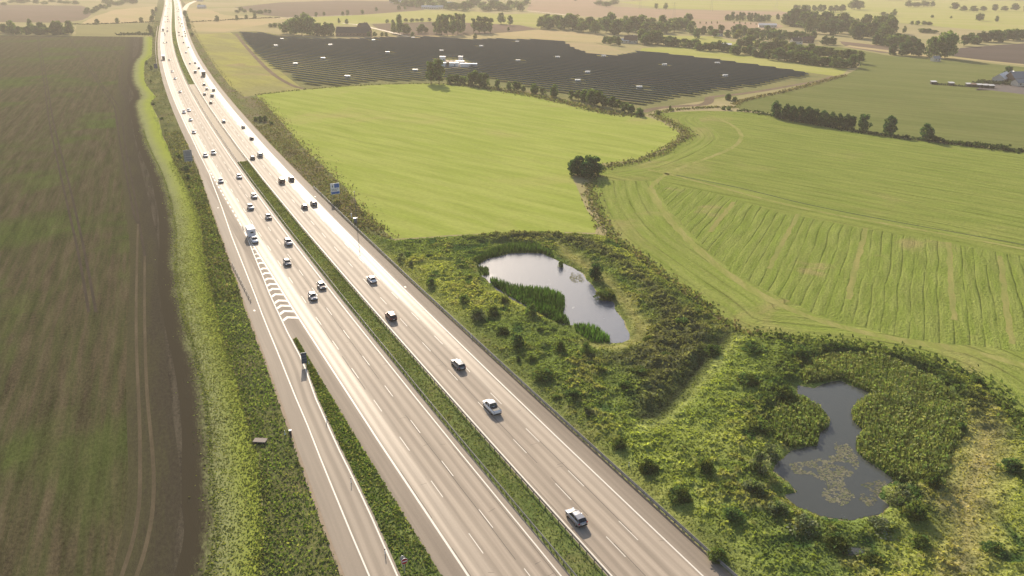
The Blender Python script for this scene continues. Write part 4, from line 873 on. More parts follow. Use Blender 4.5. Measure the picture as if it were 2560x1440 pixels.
proto = {}; cnt = {'R': 0, 'L': 0}; rnk = {'R': sorted([c[2] for c in FARC if c[0] == 'R'], reverse=True), 'L': sorted([c[2] for c in FARC if c[0] == 'L'], reverse=True)}
_o1 = ['','first','second','third','fourth','fifth','sixth','seventh','eighth','ninth','tenth','eleventh','twelfth','thirteenth','fourteenth','fifteenth','sixteenth','seventeenth','eighteenth','nineteenth']
ORD = [_o1[n] if n < 20 else ({2:'twentieth',3:'thirtieth',4:'fortieth',5:'fiftieth'}[n//10] if n % 10 == 0 else {2:'twenty-',3:'thirty-',4:'forty-',5:'fifty-'}[n//10]+_o1[n % 10]) for n in range(1, 60)]
LN = {'R': [(7.15, 'inner lane'), (10.9, 'middle lane'), (99, 'outer lane')], 'L': [(-10.8, 'outer lane'), (-7.0, 'middle lane'), (0, 'inner lane')]}
for sd in 'RL':
    for i, (s_, px, py, k, c) in enumerate(sorted([q for q in FARC if q[0] == sd], key=lambda q: -q[2])):
        if (k, c) not in proto: proto[(k, c)] = o = far_car(k, c)
        else: o = proto[(k, c)].copy(); S.collection.objects.link(o)
        place(o, px, py, sd); X_, Y_ = o.location.x, o.location.y; off = (X_-cx(Y_))/math.hypot(1, cslope(Y_))
        ln = next(n_ for lim, n_ in LN[sd] if off < lim)
        tag(o, '%s %s in the %s, %s of the distant %s traffic' % (c if c != 'blue' else 'dark blue', 'van' if k == 'van' else 'car', ln, ORD[i], 'outgoing' if sd == 'R' else 'oncoming'), 'van' if k == 'van' else 'car', 'cars on the outgoing carriageway' if sd == 'R' else 'cars on the oncoming carriageway')
# lorries
m_tarp = plain('dark_tarpaulin', (.07, .075, .085), .6, .3); m_twhite = plain('lorry_white', (.75, .75, .74), .5, .4)
def lorry(px, py, sd, box, label, L=11.5, cabm=None):
    x, y = G(px, py, 1); a = road_az(y); t = empty('lorry', (x, y, .085), -a+(math.pi if sd == 'L' else 0)); tag(t, label, 'lorry', 'lorries on the motorway')
    mb = MB(); mb.box((0, -1.2, 2.45), (2.5, L-3, 2.75)); mb.build('cargo_box', box, t)
    mb = MB(); mb.box((0, -1.2, 3.85), (2.5, L-3, .05)); mb.build('box_roof', m_twhite, t)
    mb = MB(); mb.box((0, L/2-1.5, 1.95), (2.4, 2.0, 2.7), taper=.94); mb.build('cab', cabm or m_twhite, t)
    mb = MB(); mb.box((0, L/2-.5, 2.45), (2.1, .08, .9)); mb.build('windscreen', m_glass, t)
    mb = MB(); mb.box((0, -.4, .8), (2.2, L-2.5, .3)); mb.build('chassis', m_dark, t)
    for s in (-1, 1):
        for yy in (-L/2+1.2, -L/2+2.5, L/2-1.4): wheel(t, s*1.05, yy)
lorry(509, 187, 'R', m_tarp, 'dark box lorry with a white roof on the outgoing side')
lorry(409, 147, 'L', m_twhite, 'lorry with a white box and a dark cab in the slow oncoming lane', 12, m_tarp)
lorry(408, 76, 'L', m_twhite, 'most distant white lorry on the oncoming side', 10)

# ------------------------------------------------------------------ signs and roadside furniture
m_post = plain('sign_post', (.42, .42, .41), .5, .4, .4); m_back = plain('sign_back', (.22, .24, .27), .5, .4, .4); m_blue = plain('sign_blue', (.03, .13, .42), .5, .3, var=.03); m_swhite = plain('sign_white', (.8, .8, .8), .5, .3, var=.02)
m_sdark = plain('sign_black', (.03, .03, .035), .5, .3); m_sred = plain('sign_red', (.40, .02, .03), .5, .3, var=.03); m_sgrey = plain('sign_grey_frame', (.45, .46, .47), .5, .3)
def sign(px, py, w, h, z0, label, face, rz=None, cat='road sign', posts=2):
    """px,py = foot of the sign; face(root) adds boards facing -y"""
    x, y = G(px, py); root = empty('road_sign', (x, y, 0), -road_az(y) if rz is None else rz); tag(root, label, cat, None)
    for s in ((-1, 1) if posts == 2 else (0,)):
        mb = MB(); mb.tube((s*w*.32, .09, 0), (s*w*.32, .09, z0+h*.95), .055); mb.build('post', m_post, root)
    face(root, w, h, z0); return root
def panel(root, w, h, z0, mat, name='board', y=0, cxx=0, t=.05):
    mb = MB(); mb.box((cxx, y, z0+h/2), (w, t, h)); return mb.build(name, mat, root)
def f_service(root, w, h, z0):
    b = panel(root, w, h, z0, m_swhite)
    panel(root, w*.52, h*.36, z0+h*.58, m_blue, 'blue_field', -.03, w*.20); panel(root, w*.36, h*.34, z0+h*.60, m_swhite, 'pictogram', -.032, -w*.28)
    mb = MB(); mb.add([(-w*.34, -.065, z0+h*.66), (-w*.22, -.065, z0+h*.66), (-w*.28, -.065, z0+h*.90)], [(0, 1, 2)]); mb.box((-w*.28, -.06, z0+h*.64), (w*.03, .01, h*.05)); mb.build('tree_symbol', m_sdark, root)
    panel(root, w*.92, h*.20, z0+h*.03, m_blue, 'blue_field', -.03)
    for k, ww in ((.30, .30), (.22, .0)):
        pass
    mb = MB()
    for r_, zz in enumerate((.46, .34)):
        xx = -w*.40
        for wd in ((.10,.13,.07,.16,.12) if r_ == 0 else (.15,.09,.12,.14)):
            mb.box((xx+w*wd/2, -.055, z0+h*zz), (w*wd, .01, h*.055)); xx += w*(wd+.035)
    mb.build('lettering', m_back, root)
sign(840, 500, 3.3, 4.1, 2.2, 'blue and white services sign with a small tree symbol right of the motorway', f_service)
def f_back(root, w, h, z0):
    panel(root, w, h, z0, m_back)
    mb = MB()
    for zz in (0, .22, .42, .98): mb.box((0, -.045, z0+h*zz+.05), (w*1.02, .05, .12))
    for xx in (-.5, -.33, .33, .5): mb.box((w*xx, -.05, z0+h/2), (.09, .05, h))
    mb.build('frame', m_sgrey, root)
sign(473, 410, 3.3, 4.9, 1.2, 'back of a large grey framed road sign left of the oncoming lanes', f_back)
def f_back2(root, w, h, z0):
    panel(root, w, h, z0, plain('shaded_sign_back', (.045, .07, .12), .5, .4, .2)); mb = MB()  # shade of the backlit board is put into its dark blue colour
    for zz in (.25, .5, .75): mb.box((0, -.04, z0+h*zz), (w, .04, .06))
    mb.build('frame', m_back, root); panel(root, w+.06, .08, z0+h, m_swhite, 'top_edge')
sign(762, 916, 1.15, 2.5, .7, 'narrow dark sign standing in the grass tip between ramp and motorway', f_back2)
def f_noentry(root, w, h, z0):
    mb = MB(); mb.tube((0, 0, z0+w/2), (0, -.04, z0+w/2), w/2, n=28); mb.build('disc', m_swhite, root)
    mb = MB(); mb.tube((0, -.03, z0+w/2), (0, -.055, z0+w/2), w*.46, n=28); d = mb.build('red_face', m_sred, root)
    mb = MB(); mb.box((0, -.06, z0+w/2), (w*.72, .02, w*.16)); mb.build('white_bar', m_swhite, d)
sign(1013, 1437, 1.0, 1.0, 1.9, 'round red no entry sign with a white bar in the gore grass', f_noentry, posts=1)
sign(1008, 1428, .8, .8, 1.9, 'small round sign seen from behind next to the no entry sign', lambda r_, w, h, z: (lambda m_: m_.build('disc', m_back, r_))(MB().tube((0, 0, z+w/2), (0, .04, z+w/2), w/2, n=24)), posts=1)
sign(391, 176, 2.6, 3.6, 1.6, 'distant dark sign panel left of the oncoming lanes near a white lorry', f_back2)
# lighting mast
x, y = G(893, 572); mast = empty('camera_mast', (x, y, 0)); tag(mast, 'tall thin grey mast right of the motorway past the blue sign', 'mast')
MB().tube((0, 0, 0), (0, 0, 12.5), .13, .07).build('pole', m_dsteel, mast); mb = MB(); mb.box((0, -.2, 12.4), (.3, .6, .2)); mb.tube((0, 0, 12.5), (0, -.3, 12.5), .03); mb.build('camera_head', m_dark, mast)
x, y = G(889, 556); c = empty('roadside_cabinet', (x, y, 0), R(20)); tag(c, 'white roadside cabinet with a dark front beside the thin mast', 'cabinet')
mb = MB(); mb.box((0, 0, .75), (1.1, .8, 1.5)); mb.build('housing', m_back, c); mb = MB(); mb.box((0, 0, 1.54), (1.25, .95, .08)); mb.build('lid', m_swhite, c)
x, y = G(879, 546); c = empty('vent_post', (x, y, 0)); tag(c, 'small white post with a round cap beside the roadside cabinet', 'post')
MB().tube((0, 0, 0), (0, 0, 1.5), .12).build('stem', m_swhite, c); MB().tube((0, 0, 1.5), (0, 0, 1.85), .22, .12).build('cap', m_swhite, c)
# emergency telephone and its arrow plate
x, y = G(727, 1091); c = empty('emergency_telephone', (x, y, .07), R(20)); tag(c, 'white emergency telephone box on the edge of the exit ramp', 'telephone box')
mb = MB(); mb.box((0, 0, .6), (.4, .35, 1.2)); mb.build('housing', m_sdark, c); mb = MB(); mb.box((0, 0, 1.23), (.5, .45, .1)); mb.build('cap', m_swhite, c)
x, y = G(713, 1090); c = empty('arrow_plate', (x, y, .05), R(20)); tag(c, 'small white arrow plate beside the emergency telephone box', 'sign')
mb = MB(); mb.box((0, 0, .75), (.1, .03, .7)); mb.add([(-.28, -.02, .42), (.28, -.02, .42), (0, -.02, .1)], [(0, 2, 1)]); mb.build('arrow', m_swhite, c); MB().tube((0, .05, 0), (0, .05, 1.1), .03).build('post', m_post, c)
# concrete slab cover in the verge
x, y = G(651, 1106); c = empty('manhole_cover', (x, y, 0), R(-5)); tag(c, 'pale concrete slab over a drain in the grass left of the exit ramp', 'drain')
mb = MB(); mb.box((0, 0, .45), (2.3, 1.3, .14)); mb.build('slab', plain('weathered_concrete', (.26, .22, .19), .9, .2), c); mb = MB(); mb.box((0, 0, .2), (2.0, 1.0, .4)); mb.build('shaft', m_dark, c)
# delineator posts
def delineator(): 
    root = empty('delineator_post'); mb = MB(); mb.box((0, 0, .5), (.13, .09, 1.0), taper=.8); mb.build('post', m_swhite, root); mb = MB(); mb.box((0, 0, .82), (.135, .095, .18)); mb.build('band', m_sdark, root); return root
DP = [(963,1386,'beside the ramp, nearest the no entry sign'),(878,1208,'on the left rim of the gore grass, second from the bottom'),(817,1054,'on the left rim of the gore grass, third from the bottom'),(796,939,'on the right rim of the gore tip'),(773,914,'next to the narrow dark sign'),(1178,846,'behind the right guardrail below the pale pond'),(1170,700,'in the scrub above the middle of the right guardrail'),(1572,1170,'in the scrub beside the right guardrail near the bottom')]
d0 = delineator()
for i, (px, py, w_) in enumerate(DP):
    o = d0 if i == 0 else copy_tree(d0); x, y = G(px, py); o.location = (x, y, .1); o.rotation_euler = (0, 0, -road_az(y)); tag(o, 'marker post '+w_, 'marker post', 'marker posts along the road')
# noise screen far on the left of the oncoming side
sc = empty('noise_screen', (*rp(700, -20), 0)); tag(sc, 'long low pale screen along the far outer edge of the oncoming lanes', 'screen'); mb = MB(); rx, ry = rp(700, -20)
for y in np.arange(700, 1180, 20):
    a, b = rp(y, -19.6), rp(y+20, -19.6); q = math.atan2(b[1]-a[1], b[0]-a[0]); mb.box(((a[0]+b[0])/2-rx, (a[1]+b[1])/2-ry, 1.0), (math.dist(a, b)-.04, .18, 2.0), rz=q)
mb.build('panel', plain('pale_screen', (.50, .41, .32), .8, .2), sc)
mb = MB()
for y in np.arange(700, 1181, 20): a = rp(y, -19.6); mb.box((a[0]-rx, a[1]-ry, 1.05), (.24, .3, 2.1))
tag(mb.build('post', m_back, sc), kind='stuff')

# ------------------------------------------------------------------ solar farm
m_pv = NB('solar_panels'); _uv = m_pv.node('ShaderNodeTexCoord').outputs['Object']
M_pv = m_pv.set((.028, .036, .055), .28, .5); M_pvb = plain('panel_backs', (.065, .15, .31), .8, .05); M_prail = plain('panel_edge_rail', (.17, .235, .29), .8, .1); M_pleg = plain('panel_legs', (.15, .18, .2), .8, .1)
RD_ = np.array([math.sin(R(130)), math.cos(R(130))]); RN = np.array([-RD_[1], RD_[0]])     # along rows, and towards the far right (south)
if RN[1] < 0: RN = -RN
SOL = GP([(599,81),(660,85),(690,92),(760,98),(880,99),(982,95),(1060,94),(1122,98),(1180,102),(1230,99),(1290,101),(1357,102),(1408,106),(1431,121),(1467,136),(1500,139),(1550,142),(1605,130),(1678,139),(1800,153),(1920,170),(2009,184),(2020,191),(1964,199),(1910,212),(1840,220),(1805,226),(1723,240),(1661,249),(1608,266),(1570,262),(1500,248),(1440,240),(1397,233),(1310,214),(1228,198),(1150,196),(1060,201),(925,203),(850,214),(793,214),(740,202),(726,184),(684,168),(656,145),(641,133),(616,106)])
HOLE = GP([(1085,150),(1100,146),(1165,150),(1185,160),(1180,171),(1100,171)])
CAB = [(705,100),(690,117),(826,115),(934,103),(1033,97),(969,134),(808,149),(739,163),(1038,179),(869,195),(1104,130),(1203,118),(1293,107),(1394,146),(1295,155),(1469,184),(1444,205),(1509,143),(1661,165),(1598,222),(1793,161),(1813,193)]
sp = np.array(SOL); tn = sp@RN; ta = sp@RD_; rows = 0; srng = random.Random(3)
SPC = 8.4; t0 = math.floor(tn.min()/SPC)*SPC
NR = int((tn.max()-t0)/SPC)+1
cabg = [np.array(G(*c)) for c in CAB]
for k in range(NR):
    t_ = t0+k*SPC+.3; s_ = np.arange(ta.min(), ta.max(), 6.2)
    px_ = s_[:, None]*RD_+t_*RN; ok = inpoly(px_[:, 0], px_[:, 1], SOL) & ~inpoly(px_[:, 0], px_[:, 1], HOLE)
    for c in cabg: ok &= ~((np.abs((px_-c)@RD_) < 5.5) & (np.abs((px_-c)@RN) < 4.4))
    if ok.sum() < 3: continue
    ml = MB(); npan = 0
    x0 = px_[ok][0]; root = empty('solar_panel_row', (x0[0], x0[1], 0)); i = 0
    while i < len(ok):
        if not ok[i]: i += 1; continue
        j = i
        while j+1 < len(ok) and ok[j+1]: j += 1
        a = px_[i]-RD_*3.1-x0; b = px_[j]+RD_*3.1-x0; lo = RN*2.0; hi = -RN*2.0
        if np.hypot(*(b-a)) > 10:
            # low edge faces the sun side (+RN), high edge towards the camera
            q = [(*(a+lo), .7), (*(b+lo), .7), (*(b+hi), 2.1), (*(a+hi), 2.1)]
            mb = MB(); mb.add(q+[(x, y, z+.035) for x, y, z in q], [(3, 2, 1, 0), (2, 3, 7, 6), (0, 4, 7, 3), (1, 2, 6, 5), (0, 1, 5, 4)]); mb.build('underside', M_pvb, root)
            mp = MB(); mp.add([(x, y, z+.04) for x, y, z in q], [(0, 1, 2, 3)]); mp.build('panel', M_pv, root)
            mf = MB(); a2 = (*(a+hi*1.02), 2.12); b2 = (*(b+hi*1.02), 2.12); mf.tube(a2, b2, .13, n=4); mf.build('top_rail', M_prail, root)
            L_ = np.hypot(*(b-a)); n_ = int(L_/6.2); npan += 1
            for u in range(n_+1):
                p = a+(b-a)*min(1, u/max(n_, 1)*.98+.01); ml.tube((*(p+hi*.5), 0), (*(p+hi*.5), 1.7), .07, n=4, caps=False)
        i = j+1
    if not npan: bpy.data.objects.remove(root); continue
    tag(ml.build('leg', M_pleg, root), kind='stuff')
    rows += 1; tag(root, None, 'solar panels', 'rows of panels in the solar farm'); root['row'] = rows
rr = [o for o in S.objects if 'row' in o.keys()]; NRr = len(rr)
for o in rr:
    k = o['row']; del o['row']
    nm = ORD[k-1] if k <= len(ORD) else None
    if nm: lab = 'dark row of tilted solar panels, %s row counted from the bright green field' % nm
    else: lab = 'dark row of tilted solar panels, %s row counted from the far wooded side' % ORD[min(NRr-k, len(ORD)-1)]
    o['label'] = lab
def inverter():
    r_ = empty('inverter_cabin'); r_.scale = (.72, .72, .8); mb = MB(); mb.box((0, 0, 1.15), (5.4, 2.6, 2.2)); mb.build('housing', m_twhite, r_); mb = MB(); mb.box((0, 0, 2.34), (5.7, 2.9, .14)); mb.build('roof', m_twhite, r_)
    mb = MB(); mb.box((-1.4, -1.32, 1.1), (1.0, .04, 1.8)); mb.box((1.2, -1.32, 1.1), (1.8, .04, 1.8)); mb.build('door', m_sgrey, r_); return r_
i0 = inverter(); WH = ['near the left tip of the solar farm','on the left side below the far left corner','behind the left third','near the farm with the dark roof','at the far edge below the gravel lane','in the left centre','left of the centre','near the left edge halfway down','left of the tall tree','near the lower left edge','behind the substation','at the far edge right of the poplars','at the far edge of the middle','left of the stubble patch corner','right of the substation','in the lower middle','just above the hedgerow','beside the stubble patch','on the right slope','nearest the lower right edge','near the pasture strip on the right','near the right tip of the solar farm']
for i, c in enumerate(cabg):
    o = i0 if i == 0 else copy_tree(i0); o.scale = (.72, .72, .8); o.location = (c[0], c[1], 0); o.rotation_euler = (0, 0, 0)
    tag(o, 'small white inverter cabin among the panels '+WH[i], 'cabin', 'white inverter cabins in the solar farm')
# substation
x, y = G(1135, 163)
flat('substation_yard', GP([(1098,158),(1110,150),(1160,153),(1182,162),(1170,170),(1100,169)]), .03, plain('yard_gravel', (.34, .26, .19), .9, .2))['kind'] = 'structure'
for i, (px, py, w, d, h, lab) in enumerate([(1110,166,9,4,3,'leftmost white substation building by the tall tree'),(1131,166,10,4,3,'middle white substation building'),(1150,163,7,4,3.5,'pale substation building with a taller cabin behind it'),(1172,167,14,3,2.6,'long low white substation building at the right'),(1107,153,5,4,4,'small pale building at the far left of the substation yard'),(1152,154,4,3,4.5,'bright narrow cabin at the back of the substation yard')]):
    x, y = G(px, py); b = empty('substation_building', (x, y, 0)); tag(b, lab, 'building', 'substation buildings in the solar farm'); mb = MB(); mb.box((0, 0, h/2), (w, d, h)); mb.build('wall', m_twhite, b); mb = MB(); mb.box((0, 0, h+.1), (w+.4, d+.4, .2)); mb.build('roof', m_twhite, b); mb = MB(); mb.box((w*.2, -d/2-.02, 1.1), (1.4, .04, 2.1)); mb.build('door', m_back, b)
for i, px in enumerate((1119, 1128, 1138)):
    x, y = G(px, 157); g_ = empty('gantry', (x, y, 0)); tag(g_, ['left','middle','right'][i]+' grey steel gantry in the substation yard', 'gantry', 'substation gantries'); mb = MB()
    for s in (-2, 2): mb.tube((s, 0, 0), (s, 0, 7), .15, n=5); mb.build
    mb.build('mast', m_steel, g_); mb = MB(); mb.tube((-2.6, 0, 6.5), (2.6, 0, 6.5), .15, n=5); mb.build('crossbeam', m_steel, g_)

# ------------------------------------------------------------------ houses
m_roof_d = plain('dark_tile_roof', (.075, .06, .058), .8, .2); m_roof_r = plain('brown_tile_roof', (.15, .085, .06), .8, .2); m_roof_w = plain('pale_metal_roof', (.62, .60, .56), .45, .4); m_wall_b = plain('brick_wall', (.22, .14, .10), .85, .2); m_wall_w = plain('rendered_wall', (.62, .56, .48), .85, .2); m_roof_g = plain('grey_sheet_roof', (.26, .26, .27), .6, .3)
def house(px, py, L, D, hw, hr, rz, wall, roof, label, chim=True, cat='house'):
    x, y = G(px, py); h = empty('house', (x, y, 0), R(rz)); tag(h, label, cat)
    mb = MB(); mb.box((0, 0, hw/2), (L, D, hw)); mb.add([(-L/2, -D/2, hw), (-L/2, D/2, hw), (-L/2, 0, hw+hr), (L/2, -D/2, hw), (L/2, D/2, hw), (L/2, 0, hw+hr)], [(0, 2, 1), (3, 4, 5)]); mb.build('wall', wall, h)
    e = .4; k = hr/(D/2); mb = MB(); V = [(-L/2-e, -D/2-e, hw-e*k+.05), (L/2+e, -D/2-e, hw-e*k+.05), (L/2+e, 0, hw+hr+.05), (-L/2-e, 0, hw+hr+.05), (-L/2-e, D/2+e, hw-e*k+.05), (L/2+e, D/2+e, hw-e*k+.05)]
    V += [(a, b, c+.18) for a, b, c in V]; mb.add(V, [(0, 3, 2, 1), (3, 4, 5, 2), (6, 7, 8, 9), (9, 8, 11, 10), (0, 1, 7, 6), (4, 10, 11, 5), (0, 6, 9, 3), (3, 9, 10, 4), (1, 2, 8, 7), (2, 5, 11, 8)]); rf = mb.build('roof', roof, h)
    if chim: mb = MB(); mb.box((L*.2, 0, hw+hr+.5), (.7, .7, 1.4)); mb.build('chimney', wall, rf)
    n = max(2, int(L/4))
    for i in range(n):
        mb = MB(); mb.box((-L/2+L*(i+.5)/n, -D/2-.02, hw*.55), (1.1, .05, 1.2)); mb.build('window', m_glass, h)
    return h
house(885, 90, 42, 12, 4.5, 6, -8, m_wall_b, m_roof_d, 'long barn with a dark roof beside the round wood', False, 'barn'); house(909, 82, 16, 12, 5, 7, 60, m_wall_b, m_roof_d, 'tall dark gabled house behind the long barn')
house(857, 89, 12, 8, 3.5, 3, 5, m_wall_w, m_roof_r, 'bright house between the round wood and the long barn')
house(1577, 108, 14, 9, 3.5, 4.5, -20, m_wall_w, m_roof_r, 'gabled house with pale walls in a garden above the solar farm'); house(1563, 108, 9, 6, 3, 2, -20, m_wall_w, m_roof_w, 'small white annex beside the gabled house above the solar farm', False)
house(1805, 121, 18, 9, 4, 1.2, -12, m_dark, m_roof_w, 'white flat roofed building with dark walls in the trees above the pasture strip', False, 'building')
house(1918, 68, 24, 10, 3, 2, -10, m_wall_w, m_roof_w, 'long white roof showing between the woods at the upper right', False, 'building')
house(1793, 90, 12, 8, 3.5, 3, 0, m_wall_w, m_roof_r, 'half hidden house among trees right of the middle wood'); house(1990, 110, 11, 8, 3.5, 3.2, 10, m_wall_w, m_roof_d, 'house with a pale gable beside the right wood'); house(2018, 107, 12, 8, 3.5, 3, 0, m_wall_b, m_roof_r, 'brown roofed house next to the one with the pale gable')
house(2338, 153, 7, 5, 2.5, 2, 20, m_wall_w, m_roof_g, 'small shed under the biggest tree at the right', False, 'shed')
for i, (px, py, L, D, rz, m_) in enumerate([(1067,22,20,10,0,m_roof_w),(1075,9,14,9,5,m_roof_w),(1085,23,18,9,0,m_roof_w),(1099,22,14,8,0,m_roof_w),(1122,12,13,8,0,m_roof_w),(1132,13,12,8,10,m_roof_d),(1172,15,12,8,0,m_roof_r),(1182,14,12,8,10,m_roof_w),(1192,13,12,8,-10,m_roof_r),(1209,12,12,8,0,m_roof_r),(1225,4,12,9,0,m_roof_r),(1240,6,12,9,10,m_roof_d),(980,7,12,8,0,m_roof_d),(998,8,10,8,0,m_roof_w),(500,3,14,9,0,m_roof_w),(505,21,16,9,0,m_roof_w)]):
    h = house(px, py, L, D, 3.5, 3, rz, m_wall_w, m_, '%s roofed village house, %s from the left on the horizon edge' % ({'pale_metal_roof':'pale','dark_tile_roof':'dark','brown_tile_roof':'brown'}[m_.name], ORD[i]), False); h['group'] = 'village houses at the top edge'
    h['label'] = h['label'].replace('on the horizon edge', 'in the row along the top edge')
# farmstead at the right edge
flat('farm_yard', GP([(2440,226),(2455,212),(2475,200),(2560,195),(2640,196),(2700,245),(2560,236),(2480,226),(2440,222)]), .028, plain('farm_yard_soil', (.085, .07, .065), .9, .2))['kind'] = 'structure'
house(2503, 203, 22, 8, 3, 3, 48, m_wall_w, m_roof_w, 'long farm building with a bright white roof at the right edge', False, 'barn'); house(2526, 196, 16, 7, 3, 3, 70, m_wall_w, m_roof_w, 'narrow farm building with a white roof right of the long bright one', False, 'barn')
house(2552, 205, 20, 10, 3.5, 4, 10, m_wall_b, m_roof_g, 'grey roofed farmhouse cut by the right edge'); house(2548, 214, 10, 6, 2.5, 2, 20, m_wall_w, m_roof_g, 'small grey outbuilding in front of the farmhouse', False, 'shed')
for i, (px, py) in enumerate([(2333,210.5),(2377,213.5),(2421,216),(2434,217),(2448,218),(2462,219),(2477,220)]):
    x, y = G(px, py); b = empty('shelter', (x, y, 0), R(-3)); tag(b, 'low shelter with a pale roof on the field edge, %s from the left' % ORD[i], 'shelter', 'low pale shelters on the field edge'); mb = MB(); mb.box((0, 0, .9), (3.6, 2.6, 1.8)); mb.build('wall', m_dark, b); mb = MB(); mb.add([(-2, -1.6, 1.75), (2, -1.6, 1.75), (2, 1.6, 2.3), (-2, 1.6, 2.3), (-2, -1.6, 1.85), (2, -1.6, 1.85), (2, 1.6, 2.4), (-2, 1.6, 2.4)], [(0, 3, 2, 1), (4, 5, 6, 7), (0, 1, 5, 4), (1, 2, 6, 5), (2, 3, 7, 6), (3, 0, 4, 7)]); mb.build('roof', [m_wall_b, m_roof_w][i != 3], b)
band_scrub('low_hedge', [(2335,211),(2378,214),(2425,217),(2440,211),(2456,202)], 3, 2.0, 1.1, [(.03,.05,.025)], 81, 'thin dark hedge joining the pale shelters', 1.8)
band_scrub('garden_shrubs', [(2470,205),(2500,212),(2530,208),(2560,212),(2600,212)], 14, .8, 1.8, [(.03,.05,.025), (.05,.06,.04)], 82, 'dark garden shrubs round the farmstead at the right edge', 2.6)
# power pylons, faint against the far fields
for i, (px, py, hpx) in enumerate([(1600,23,36),(1778,28,34),(1684,48,26),(1941,20,30)]):
    x, y = G(px, py); hh = 26; p = empty('power_pylon', (x, y, 0)); tag(p, 'thin lattice power pylon in the far fields, %s from the left' % ORD[[0, 2, 1, 3][i]], 'pylon', 'power pylons'); mb = MB()
    for s in (-1, 1):
        for q in (-1, 1): mb.tube((s*2.2, q*2.2, 0), (s*.3, q*.3, hh), .1, .07, 4)
    mb.build('mast', m_steel, p); mb = MB()
    for z_ in (17, 21, 24.5): mb.tube((-5, 0, z_), (5, 0, z_), .1, n=4)
    mb.build('crossarm', m_steel, p)

# ------------------------------------------------------------------ trees
def crown_mesh(name, seed, h, w, nb, nl, leaf, cols, base=.25, shape='round'):
    r = np.random.default_rng(seed); P_ = []; C_ = []; N_ = []
    for i in range(nb):
        t = r.random(); z = h*(base+(1-base)*t); 
        prof = math.sqrt(max(.02, 1-((t-.45)/.58)**2)) if shape == 'round' else (.75+.25*math.sin(t*3.1)) if shape == 'column' else (1-t*.85)
        a = r.random()*2*math.pi; rad = w/2*prof*(r.random()**.4)*.82; br = w*(.13+.12*r.random())*(.6+.5*prof)
        c = np.array([math.cos(a)*rad, math.sin(a)*rad, z-br*.3]); d = r.normal(size=(nl, 3)); d /= np.linalg.norm(d, axis=1)[:, None]
        q = c+d*br*(.75+.35*r.random((nl, 1)))*np.array([1, 1, .8]); q = q*np.array([1+.5*(shape == 'round' and h < 4)*(r.random()-.3), 1+.5*(shape == 'round' and h < 4)*(r.random()-.3), 1]); P_.append(q); base_c = np.array(cols[r.integers(len(cols))])
        C_.append(np.repeat((base_c*(.75+.5*r.random()))[None], nl, 0))
    P_ = np.concatenate(P_); C_ = np.concatenate(C_); P_[:, 2] = np.maximum(P_[:, 2], .15); n = len(P_)
    V, F, C = leaf_cards(P_, leaf*(.6+.8*r.random(n)), C_, .8, .3, seed)
    return np_mesh(name, V, F, M_leaf, C, link_it=False)
def trunk_mesh(h, w, seed, base=.25):
    rr_ = random.Random(seed); mb = MB(); r0 = max(.08, h*.022); top = Vector((rr_.uniform(-.1, .1)*w, rr_.uniform(-.1, .1)*w, h*.6)); mb.tube((0, 0, -.1), (top.x*.4, top.y*.4, h*.35), r0, r0*.7, 6, caps=False); mb.tube((top.x*.4, top.y*.4, h*.35), top, r0*.7, r0*.3, 6, caps=False)
    for i in range(5):
        a = i*1.26+rr_.random(); z = h*(base+.06*i); mb.tube((top.x*.3, top.y*.3, z), (math.cos(a)*w*.3, math.sin(a)*w*.3, z+h*.22), r0*.4, r0*.12, 4, caps=False)
    me = mb.build('t', M_bark); m2 = me.data; bpy.data.objects.remove(me); return m2
TG = [(0.081, 0.138, 0.05), (0.106, 0.169, 0.056), (0.138, 0.194, 0.062), (0.062, 0.112, 0.044)]
TY = [(.12,.15,.045), (.16,.18,.055), (.09,.12,.035)]; TD = [(0.037, 0.088, 0.043), (0.053, 0.106, 0.045), (0.069, 0.131, 0.048)]; TW = [(.15,.18,.10), (.20,.22,.14), (.09,.13,.05)]
PROT = {}
for k, (h, w, nb, nl, leaf, cols, base_, shp) in {'oak': (10, 9, 26, 46, 1.0, TG, .18, 'round'), 'ash': (12, 8, 28, 46, .95, TG+TY[:1], .22, 'round'), 'poplar': (15, 7, 30, 46, 1.0, TG+TY, .15, 'column'), 'dark': (11, 8, 30, 48, .9, TD, .10, 'round'),
        'lime': (9, 8, 24, 44, .95, TY, .15, 'round'), 'spruce': (12, 6, 24, 40, .9, TD, .05, 'cone'), 'bush': (3, 3.6, 30, 46, .34, TG[1:]+TY, .04, 'round'), 'dbush': (3, 3.4, 30, 46, .34, TG+TG[2:], .03, 'round'), 'wbush': (3, 3.6, 30, 46, .32, TW, .03, 'round')}.items():
    PROT[k] = [(crown_mesh('crown_'+k, 100+i*7+len(PROT)*31, h, w, nb, nl, leaf, cols, base_, shp), trunk_mesh(h, w, i+len(PROT)), h, w) for i in range(3)]
for k, lst in PROT.items():
    for i, (cr, tk, h, w) in enumerate(lst):
        v = np.zeros(len(cr.vertices)*3, np.float32); cr.vertices.foreach_get('co', v); v = v.reshape(-1, 3); q = np.percentile(np.hypot(v[:, 0], v[:, 1]), 97)*2
        lst[i] = (cr, tk, float(np.percentile(v[:, 2], 99.5)), float(q))
trng = random.Random(9)
